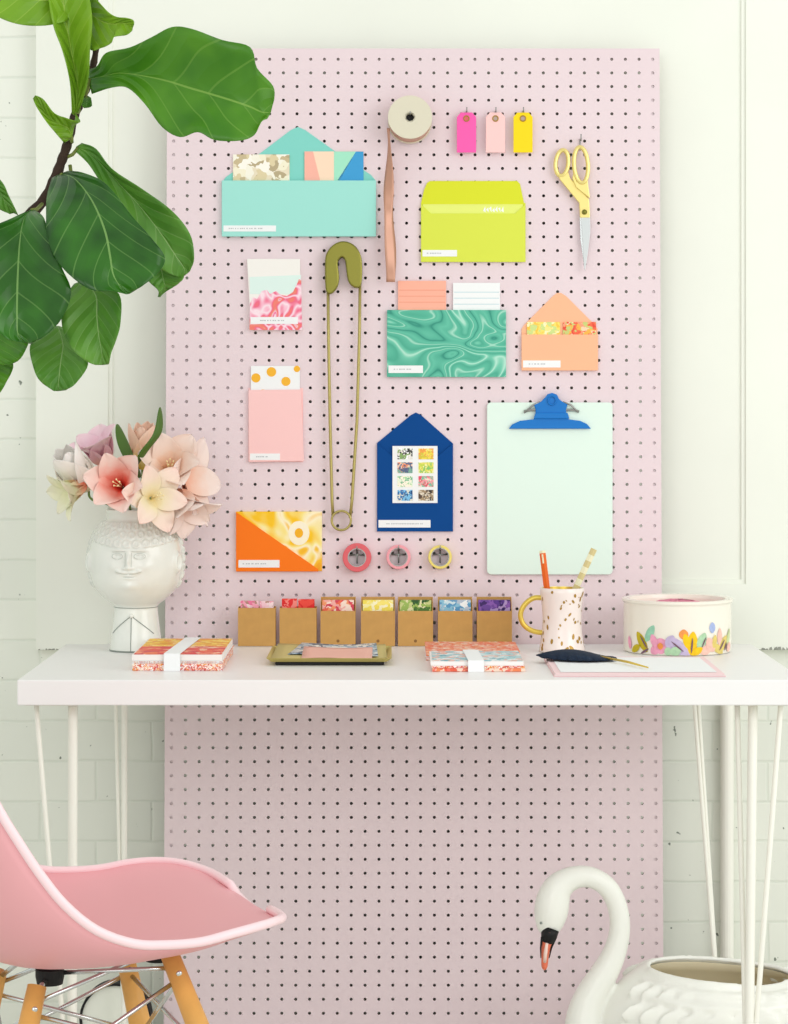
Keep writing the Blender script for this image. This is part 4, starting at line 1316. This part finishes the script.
def flower(label, px, py, D, face_dir, kind, L, W, mat, leafs=(), stam=True, scale=1.0):
    c = P(px, py, D)
    ax = Vector(face_dir).normalized()
    r = empty('flower', label, 'flower', c, group='artificial flowers in the face vase')
    K = KINDS[kind]
    ref = Vector((0, 0, 1)) if abs(ax.z) < 0.8 else Vector((1, 0, 0))
    s1 = (ref - ax * ref.dot(ax)).normalized(); s2 = ax.cross(s1)
    base = c - ax * L * 0.45
    for k in range(K['n']):
        a = 2 * PI * k / K['n'] + 0.35
        sd = s1 * math.cos(a) + s2 * math.sin(a)
        mb = MB()
        odd = k % 2
        petal(mb, base, ax, sd, L * (1.0 + 0.06 * math.sin(k * 3)), W * (1.0 if odd else 0.85), K['op'] * (1.12 if odd else 0.92), K['curl'], K['cup'], ruffle=0.002, ph=k)
        obj('petal', mb, PM[mat], r, smooth=True, solid=0.0005, sub=1)
    if stam:
        mb = MB()
        for k in range(5):
            a = 2 * PI * k / 5
            q = base + ax * L * 0.6 + (s1 * math.cos(a) + s2 * math.sin(a)) * 0.006
            mb.tube([base, base.lerp(q, 0.5), q], 0.0008, 5)
            mb.ball(q, 0.0017, 8)
        obj('stamens', mb, M['stamen'], r, smooth=True)
    inn_ = Vector((neck.x + max(-0.03, min(0.03, (c.x - neck.x) * 0.35)), neck.y + max(-.02, min(.02, (c.y - neck.y) * .3)), neck.z))
    bot = Vector((neck.x + (c.x - neck.x) * 0.05, neck.y, vc.z + 99 * k_))
    path = catmull([base, base - ax * 0.012 + Vector((0, 0, -0.006)), inn_ + Vector((0, 0, 0.002)), bot], 5)
    obj('stem', MB().tube(path, 0.0022, 8), M['greenstem'], r, smooth=True)
    for (pts, hw) in leafs:
        mid = catmull([P(*p) for p in pts], 4)
        rows = []
        for i, p in enumerate(mid):
            t = i / (len(mid) - 1)
            wv = hw * math.sin(PI * (0.08 + 0.9 * t)) ** 0.8
            rows.append([p + Vector((wv * v * 0.9, -0.004 * (1 - v * v) + 0.006 * v, wv * v * 0.25)) for v in (-1, -0.5, 0, 0.5, 1)])
        obj('leaf', MB().grid(rows), M['greenleaf'], r, smooth=True, solid=0.0007, sub=1)
    return r


flower('rounded white bloom at the upper left of the vase', 76, 472, 4.32, (-0.45, -0.35, 0.75), 'closed', 0.096, 0.036, 'white', stam=False)
flower('mauve pink bloom behind the white one', 98, 448, 4.38, (-0.35, -0.35, 0.85), 'trumpet', 0.078, 0.030, 'pink', stam=False)
flower('greenish white lily at the far left low edge', 70, 492, 4.29, (-0.8, -0.5, -0.35), 'trumpet', 0.074, 0.021, 'lily', stam=False)
flower('open coral lily facing forward above the vase rim', 118, 484, 4.23, (-0.12, -0.95, 0.18), 'trumpet', 0.090, 0.034, 'coral')
flower('upright peach bud with yellow base at the top of the bunch', 143, 448, 4.38, (0.05, -0.2, 1), 'closed', 0.090, 0.030, 'bud', stam=False,
       leafs=[([(140, 478, 4.30), (128, 455, 4.30), (121, 438, 4.31), (117, 424, 4.32)], 0.010), ([(134, 468, 4.27), (145, 450, 4.26), (158, 432, 4.26), (160, 407, 4.27)], 0.0095)])
flower('open peach lily right of the dark leaves', 170, 466, 4.29, (0.10, -0.85, 0.5), 'trumpet', 0.092, 0.035, 'peach')
flower('pale blush bloom reaching furthest right', 202, 478, 4.33, (0.95, -0.35, 0.12), 'wide', 0.094, 0.033, 'blush', stam=False)
flower('drooping blush bloom over the right side of the vase', 186, 508, 4.28, (0.55, -0.4, -0.8), 'trumpet', 0.088, 0.030, 'blush', stam=False)
flower('cream and peach bloom low in the centre of the bunch', 158, 497, 4.22, (0.5, -0.85, 0.1), 'wide', 0.066, 0.025, 'cream')

# ------------------------------------------------------------------ swan
DS = 4.14
def S3(px, py, dd=0.0):
    return P(px, py, DS + dd)
rs = DS / F
neckp = [(548, 934, 8.5), (549, 926, 13.5), (551, 913, 17), (553, 900, 17), (558, 888, 15), (568, 880, 12.5), (580, 876.5, 11.2), (593, 878, 10.6), (606, 886, 10.3), (615, 900, 10.2), (619.5, 918, 10.3),
         (619, 936, 10.8), (614, 954, 12), (605, 972, 13.8), (594, 990, 15.5), (587, 1008, 18), (586, 1026, 22), (592, 1045, 28), (606, 1065, 34), (625, 1085, 36)]
path = catmull([Vector((p[0], p[1], 0)) for p in neckp], 4)
rad = catmull([Vector((p[2], 0, 0)) for p in neckp], 4)
zfl = P(0, 0, DS)
mb = MB()
mb.tube([S3(p.x, p.y) for p in path], [q.x * rs for q in rad], 20)
# body: hollow bowl
bc = Vector((P(720, 0, DS).x, DS, 0.088))
LX, LY, LZ = 0.205, 0.125, 0.102
def body_pt(t, a, inner=0.0):
    """t in [0,1] bottom -> rim ; a around"""
    ph = -PI / 2 + t * (PI / 2 + 0.93)
    x, y, z = (LX - inner) * math.cos(ph) * math.cos(a), (LY - inner) * math.cos(ph) * math.sin(a), (LZ - inner * .6) * math.sin(ph)
    z = max(z, -0.0875 + inner)
    q = Vector((x, y, z))
    k = max(0, x / LX)
    q.z += 0.05 * t * k * k * 0.3 + (0.042 * t if t > 0 else 0) * 1.0
    q.z += 0.012 * t * math.cos(a - 2.6)
    return bc + q
rows = []
NA = 64
for i in range(19):
    rows.append([body_pt(i / 18, 2 * PI * k / NA) for k in range(NA)])
for i in range(18, -1, -1):
    rows.append([body_pt(i / 18, 2 * PI * k / NA, 0.011) for k in range(NA)])
vs = [p for r_ in rows for p in r_]
fs = []
for i in range(len(rows) - 1):
    for k in range(NA):
        k2 = (k + 1) % NA
        fs.append((i * NA + k, i * NA + k2, (i + 1) * NA + k2, (i + 1) * NA + k))
mb.add(vs, fs)
# feather relief: overlapping scallops on the camera side and the far side
for sgn in (-1, 1):
    for row in range(5):
        for k in range(11):
            a = sgn * PI / 2 + (k - 5 + 0.5 * (row % 2)) * 0.2
            t = 0.42 + row * 0.115
            p = body_pt(t, a)
            mb.ball(p, 0.018, 10, sc=(1.5, 0.22, 0.8), rot=Matrix.Rotation(-0.35, 3, 'Y'))
for k, (t, a0_, a1_) in enumerate(((0.93, -2.75, -0.6), (0.86, -2.55, -0.5), (0.99, -2.9, -1.3), (0.95, 2.8, 1.0))):
    n_ = 16
    pts = [body_pt(t - 0.02 * math.sin(PI * q / (n_ - 1)), a0_ + (a1_ - a0_) * q / (n_ - 1)) for q in range(n_)]
    mb.tube(pts, [0.003 + 0.0065 * math.sin(PI * q / (n_ - 1)) ** 0.7 for q in range(n_)], 10)
# tail tip
tp = [bc + Vector((0.15, 0, 0.04)), bc + Vector((0.21, 0, 0.075)), bc + Vector((0.255, 0, 0.12))]
mb.tube(catmull(tp, 5), [0.06, 0.056, 0.052, 0.048, 0.044, 0.04, 0.034, 0.028, 0.022, 0.016, 0.01], 14, squash=1.0)
root = empty('swan_planter', 'large white ceramic swan planter on the floor under the desk', 'planter', (bc.x, bc.y, 0))
obj('swan_body', mb, M['swan'], root, remesh=0.0035, smooth=True)
# cream lining
rows = [[body_pt(i / 12 * 0.97, 2 * PI * k / 48, 0.0135) for k in range(49)] for i in range(13)]
obj('planter_lining', MB().grid(rows), M['swanin'], root, smooth=True, solid=0.001, label='cream inside of the planter')
# beak
bk = [(550, 930, 8.8), (548, 938, 7.6), (546, 948, 5.8), (545, 958, 4.6), (544.5, 966, 4.0), (544.5, 969, 2.2)]
pth = catmull([Vector((p[0], p[1], 0)) for p in bk], 3); rd = catmull([Vector((p[2], 0, 0)) for p in bk], 3)
obj('beak', MB().tube([S3(p.x, p.y, -0.012 + 0.006 * i / 15) for i, p in enumerate(pth)], [q.x * rs for q in rd], 16, squash=0.8), M['beak'], root, smooth=True, label='orange beak')
mb = MB().tube([S3(551, 929, -0.010), S3(549, 935, -0.0125), S3(547.5, 941, -0.0125), S3(546.5, 944, -0.012)], [9.4 * rs, 9.2 * rs, 7.4 * rs, 3 * rs], 16, squash=0.9)
for s2 in (-1, 1):
    mb.tube([S3(549 + s2 * 7, 937, -0.017), S3(546 + s2 * 5.4, 948, -0.015), S3(545 + s2 * 4.2, 958, -0.012)], [0.0022, 0.0014, 0.0007], 8)
obj('beak_base', mb, M['black'], root, smooth=True, label='black beak base')
obj('beak_highlight', MB().tube([S3(547, 943, -0.024), S3(545.5, 953, -0.019), S3(544.8, 962, -0.0145)], [0.003, 0.0042, 0.0034], 10, squash=0.8), M['beakpale'], root, smooth=True, label='pale highlight painted along the beak')
for s2 in (-1, 1):
    obj('eye', MB().ball(S3(541 if s2 < 0 else 546, 923, s2 * 0.021), 0.0024, 10), M['vaseline'], root, smooth=True)

# ------------------------------------------------------------------ round disc by the wall behind the chair
DD = 4.40
c = Vector((P(116, 0, DD).x, DD, 0.0))
rr = 0.0645
r = empty('round_dial', 'small round white disc with black rim on the floor behind the chair', 'disc', c)
cc = (c.x, DD, rr + 0.0005)
obj('disc_face', MB().lathe([(0, -0.008), (rr - 0.004, -0.008), (rr - 0.004, 0.02), (0, 0.02)], cc, 48, axis='y'), M['panel'], r)
mb = MB().lathe([(rr - 0.0045, -0.014), (rr, -0.014), (rr, 0.022), (rr - 0.0045, 0.022), (rr - 0.0045, -0.014)], cc, 48, axis='y')
obj('disc_rim', mb, M['rubber'], r, label='black rim')

# ------------------------------------------------------------------ chair
CHX, CHY, YAW = -0.42, 3.30, math.radians(21)
chair = empty('side_chair', 'pink moulded plastic chair with wooden dowel legs at lower left', 'chair', (0, 0, 0), (CHX, CHY, 0), (0, 0, YAW))
# stations from the front lip to the top of the back: centre (x,z), rim (x,z), half width
RIM = [(0.236, 0.488, 0.09), (0.228, 0.493, 0.165), (0.200, 0.499, 0.215), (0.168, 0.500, 0.242), (0.130, 0.497, 0.256), (0.088, 0.491, 0.261), (0.042, 0.491, 0.262), (0.000, 0.496, 0.262), (-0.047, 0.516, 0.262), (-0.087, 0.550, 0.261),
       (-0.118, 0.590, 0.259), (-0.143, 0.629, 0.257), (-0.168, 0.672, 0.252), (-0.193, 0.725, 0.243), (-0.214, 0.768, 0.23), (-0.235, 0.797, 0.21), (-0.249, 0.822, 0.17), (-0.256, 0.838, 0.10)]
MID = [(0.244, 0.468), (0.236, 0.477), (0.208, 0.481), (0.173, 0.476), (0.138, 0.468), (0.095, 0.456), (0.048, 0.446), (0.0, 0.437), (-0.05, 0.431), (-0.10, 0.432), (-0.142, 0.446), (-0.175, 0.475), (-0.198, 0.53), (-0.212, 0.60), (-0.224, 0.675),
       (-0.236, 0.745), (-0.248, 0.80), (-0.256, 0.836)]
st = [(m_[0], m_[1], r_[0], r_[1], r_[2]) for m_, r_ in zip(MID, RIM)]
stv = catmull([Vector((s_[0], s_[1], s_[4])) for s_ in st], 4)
rmv = catmull([Vector((s_[2], s_[3], 0)) for s_ in st], 4)
rows = []
NV = 24
for C_, R_ in zip(stv, rmv):
    row = []
    for j in range(NV + 1):
        v = j / NV * 2 - 1
        k = abs(v) ** 1.9
        y = C_.z * (math.sin(v * PI / 2 * 0.93) / math.sin(PI / 2 * 0.93))
        row.append((C_.x + (R_.x - C_.x) * k, y, C_.y + (R_.y - C_.y) * k))
    rows.append(row)
sh = MB().grid(rows)
obj('seat_shell', sh, M['shell'], chair, smooth=True, solid=0.006)
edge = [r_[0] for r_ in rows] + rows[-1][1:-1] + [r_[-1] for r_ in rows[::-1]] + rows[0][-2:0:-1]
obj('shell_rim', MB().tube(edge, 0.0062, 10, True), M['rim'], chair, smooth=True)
Ry = Matrix.Rotation(-YAW, 4, 'Z')
def CL(px, py, D):
    return Ry @ (P(px, py, D) - Vector((CHX, CHY, 0)))
# (top pixel, pixel at row 1024, distance)
legs = [((168, 950, 3.22), (197, 1024, 3.20)), ((124, 951, 3.43), (140, 1024, 3.45)), ((37, 986, 3.17), (29, 1024, 3.15)), ((-2, 972, 3.38), (-14, 1024, 3.40))]
LG = []
for (t_, b_) in legs:
    a, q = CL(*t_), CL(*b_)
    d = (q - a); d = d / abs(d.z)
    foot = a + d * (a.z - 0.0)
    foot.z = 0.0
    LG.append((a, foot))
    lg = obj('leg', MB().tube([a, a.lerp(foot, 0.35), foot], [0.0125, 0.0165, 0.0105], 20), M['wood'], chair, smooth=True)
    sd = Vector((0, -1, 0))
    p = a.lerp(foot, 0.06)
    obj('screw', MB().ball(p + sd * 0.013, 0.0042, 12, sc=(1, 0.5, 1)), M['chrome'], lg, smooth=True)
def cm(i, t): return LG[i][0].lerp(LG[i][1], t)
mb = MB()
for i, j in ((0, 1), (2, 3), (0, 2), (1, 3)):
    mb.tube([cm(i, 0.08), cm(j, 0.30)], 0.0032, 8)
    mb.tube([cm(i, 0.30), cm(j, 0.08)], 0.0032, 8)
mounts = [Vector((0.085, -0.07, 0.441)), Vector((0.085, 0.07, 0.441)), Vector((-0.06, -0.06, 0.420)), Vector((-0.06, 0.06, 0.420))]
for i in range(4):
    mb.tube([mounts[i], cm(i, 0.03)], 0.0036, 8)
    mb.tube([mounts[i ^ 2], cm(i, 0.05)], 0.0032, 8)
obj('wire_brace', mb, M['chrome'], chair, smooth=True, label='crossed steel rods')
for q in mounts:
    zt_ = q.z
    obj('rubber_mount', MB().lathe([(0, -0.014), (0.017, -0.014), (0.019, -0.004), (0.019, 0.006), (0, 0.006)], (q.x, q.y, q.z), 24), M['rubber'], chair, smooth=False, label='black rubber mount')

# ------------------------------------------------------------------ fiddle leaf fig
PLX, PLY = -0.98, 3.75
fig = empty('fiddle_leaf_fig', 'fiddle leaf fig with large glossy green leaves at upper left', 'plant', (PLX, PLY, 0))
pc = (PLX, PLY, 0)
obj('pot', MB().lathe([(0, 0.0), (0.13, 0.0), (0.17, 0.28), (0.18, 0.30), (0.165, 0.30), (0.155, 0.27), (0, 0.27)], pc, 48), M['pot'], fig, smooth=False)
obj('soil', MB().lathe([(0, 0.272), (0.154, 0.272)], pc, 32), M['soil'], fig)
st_pts = [Vector((PLX, PLY, 0.27)), Vector((PLX + 0.02, PLY - 0.05, 0.7)), Vector((PLX + 0.06, PLY - 0.2, 1.1)), P(-90, 330, 3.45), P(-20, 262, 3.42), P(22, 222, 3.40), P(44, 200, 3.39), P(55, 178, 3.38), P(62, 160, 3.38), P(68, 142, 3.38), P(74, 118, 3.38), P(80, 104, 3.38),
          P(86, 90, 3.38), P(92, 70, 3.38), P(96, 48, 3.38), P(96, 15, 3.38), P(94, -40, 3.38)]
sp = catmull(st_pts, 5)
n = len(sp)
obj('stem', MB().tube(sp, [0.010 - 0.0065 * i / (n - 1) + 0.0006 * math.sin(i * 1.9) for i in range(n)], 12), M['stem'], fig, smooth=True)
LM = {
    'dark': leaf_mat('dark_fig_leaf', '1f5212', '38791c', '8cb866', 0.30),
    'mid': leaf_mat('mid_fig_leaf', '3f7e12', '5a981e', '8cb850', 0.36),
    'light': leaf_mat('fresh_fig_leaf', '6f9e1e', '86b428', 'b4cf5a', 0.38),
    'soft': leaf_mat('soft_green_fig_leaf', '4f8a2c', '6ea43e', 'a3c67c', 0.40),
}


def fleaf(stations, mat, D0, D1, fold=0.02, arch=0.02, stalk=None, wav=0.004):
    """stations: (left px, mid px, right px); D0 base distance, D1 tip distance"""
    def ct(idx):
        return catmull([Vector((s_[idx][0], s_[idx][1], 0)) for s_ in stations], 5)
    Lp, Mp, Rp = ct(0), ct(1), ct(2)
    rows = []
    n = len(Mp)
    for i in range(n):
        t = i / (n - 1)
        d = D0 + (D1 - D0) * t - arch * math.sin(PI * t)
        row = []
        for j in range(13):
            v = j / 6 - 1
            e = Lp[i] if v < 0 else Rp[i]
            q = Mp[i].lerp(e, abs(v))
            dd = d - fold * abs(v) ** 1.4 * math.sin(PI * min(1, max(0.0, t * 0.9 + 0.08))) + wav * math.sin(t * 17 + (2 if v > 0 else 0)) * v * v
            row.append(P(q.x, q.y, dd))
        rows.append(row)
    lf = obj('leaf', MB().grid(rows), LM[mat], fig, smooth=True, solid=0.0009)
    if stalk:
        a = P(stalk[0], stalk[1], 3.38)
        b_ = rows[1][6]
        obj('leaf_stalk', MB().tube([a, a.lerp(b_, 0.5) + Vector((0, 0, -0.003)), b_], 0.0026, 8), M['petiole'], lf, smooth=True)
    return lf


# 1 top left pale leaf
fleaf([((74, 12), (76, 6), (73, -2)), ((68, 20), (62, 2), (60, -20)), ((45, 25.5), (38, 0), (38, -34)), ((18, 24), (10, -2), (10, -42)), ((-8, 14), (-18, -6), (-14, -34)), ((-40, -6), (-44, -8), (-40, -14))], 'light', 3.36, 3.30, 0.01, 0.02, (94, 5))
# 2 upright folded leaf
fleaf([((72, 114), (75, 116), (79, 112)), ((70, 82), (78, 88), (88, 80)), ((63, 52), (72, 55), (90, 48)), ((53, 24), (66, 22), (92, 18)), ((48, -10), (62, -10), (86, -12)), ((52, -40), (58, -42), (66, -42))], 'light', 3.37, 3.34, 0.03, 0.02, (80, 108))
# 3 leaf reaching right
fleaf([((74, -10), (82, -4), (84, 14)), ((92, -4), (92, 14), (89, 48)), ((108, 12), (104, 22), (101, 48)), ((117, 17), (114, 24), (111, 43)), ((126, 18), (123, 23), (114, 37)), ((133, 20), (130, 25), (126, 35)), ((134, 24), (133, 27), (132, 31))], 'light', 3.36, 3.30, 0.015, 0.015, (94, 20))
# 4 the big right leaf
fleaf([((87, 70), (88, 79), (92, 94)), ((97, 66), (104, 76), (112, 87.5)), ((106, 53), (120, 73), (128, 88)), ((130, 47.5), (145, 76), (145, 104)), ((152, 37), (168, 81), (162, 127)), ((172, 27), (190, 88), (180, 137)), ((192, 29), (210, 94), (198, 132)),
       ((222, 40), (230, 100), (215, 140)), ((250, 47), (250, 107), (240, 140.5)), ((257, 68), (261, 112), (254, 135)), ((273, 86), (268, 113), (261, 122)), ((274, 100), (271, 112), (267, 119))], 'mid', 3.37, 3.24, 0.03, 0.04, (84, 98))
# 5 small curled leaf
fleaf([((76, 114), (72, 138), (64, 143)), ((80, 122), (68, 128), (60, 138)), ((66, 118), (60, 124), (54, 131)), ((54, 113), (50, 118), (46, 121)), ((43, 99), (40, 104), (38, 109)), ((35, 95.5), (34, 97), (33, 99))], 'light', 3.36, 3.32, 0.012, 0.01, (72, 142))
# small stipule
fleaf([((84, 98), (88, 96), (91, 98)), ((81, 104), (87, 103), (92, 105)), ((84, 108), (87, 108), (90, 107))], 'soft', 3.37, 3.36, 0.004, 0.003, (82, 106), 0.001)
# 6 leaf behind reaching right
fleaf([((76, 152), (76, 147), (82, 143)), ((90, 166), (92, 155), (96, 149)), ((106, 192), (112, 176), (112, 169)), ((118, 214), (138, 204), (142, 189)), ((130, 240), (160, 232), (172, 211)), ((148, 262), (176, 256), (190, 234)), ((166, 272), (184, 268), (194, 258)), ((178, 277), (184, 276), (190, 271))], 'soft', 3.38, 3.36, 0.02, 0.02, (67, 157))
# 7 front dark leaf
fleaf([((52, 178), (60, 174), (68, 171)), ((47, 196), (74, 178), (82, 172.5)), ((46, 216), (88, 194), (106, 184)), ((47, 236), (98, 212), (132, 216)), ((56, 259), (106, 234), (153, 240)), ((72, 277), (110, 256), (165, 258)), ((92, 290), (113, 274), (158, 273)), ((112, 291), (120, 286), (142, 286)), ((126, 294), (129, 294), (134, 291))], 'dark', 3.36, 3.22, 0.03, 0.05, (55, 180))
# 8 brownish underside behind
fleaf([((150, 268), (160, 262), (176, 262)), ((148, 280), (163, 278), (184, 275)), ((158, 290), (165, 288), (178, 284)), ((158, 297), (160, 297), (164, 292))], 'soft', 3.37, 3.37, 0.01, 0.01)
# 9 left big dark leaf
fleaf([((30, 210), (33, 209), (36, 211)), ((12, 218), (24, 219), (44, 218)), ((-14, 232), (20, 240), (50, 240)), ((-26, 262), (18, 270), (62, 268)), ((-22, 296), (17, 298), (71, 292)), ((-10, 322), (17, 320), (62, 318)), ((6, 338), (18, 334), (46, 335)), ((20, 342), (25, 343), (31, 343.5))], 'dark', 3.34, 3.24, 0.03, 0.04, (42, 204))
# 10 tip at the left edge
fleaf([((-22, 170), (-18, 165), (-12, 168)), ((-18, 190), (-6, 182), (2, 182)), ((-4, 207), (3, 198), (8, 194)), ((10, 214), (14, 213), (18, 215))], 'soft', 3.38, 3.40, 0.008, 0.005)
# 11 lower middle leaf
fleaf([((74, 284), (84, 280), (96, 280)), ((64, 300), (96, 296), (119, 294)), ((62, 326), (97, 316), (120.5, 322)), ((72, 348), (99, 336), (116, 340)), ((86, 361), (102, 352), (111, 353)), ((96, 365), (103, 365), (109, 364))], 'soft', 3.35, 3.30, 0.02, 0.02, (70, 165))
# 12 bottom leaf
fleaf([((40, 330), (58, 326), (72, 330)), ((30, 346), (63, 344), (80, 346)), ((33, 366), (61, 360), (88, 364)), ((40, 381), (59, 378), (76, 383)), ((54, 391), (58, 391), (66, 390))], 'soft', 3.37, 3.33, 0.02, 0.02)
# 13, 14 left edge lower leaves
fleaf([((-30, 330), (0, 322), (30, 336)), ((-34, 350), (-4, 344), (27, 347)), ((-24, 362), (-6, 358), (18, 361)), ((-10, 366), (-4, 366), (4, 365))], 'mid', 3.36, 3.33, 0.015, 0.02)
fleaf([((-22, 356), (-5, 352), (12, 360)), ((-20, 372), (-5, 370), (13, 368)), ((-14, 386), (-6, 384), (7, 381)), ((-6, 395), (-4, 395), (0, 393))], 'mid', 3.38, 3.37, 0.012, 0.01)
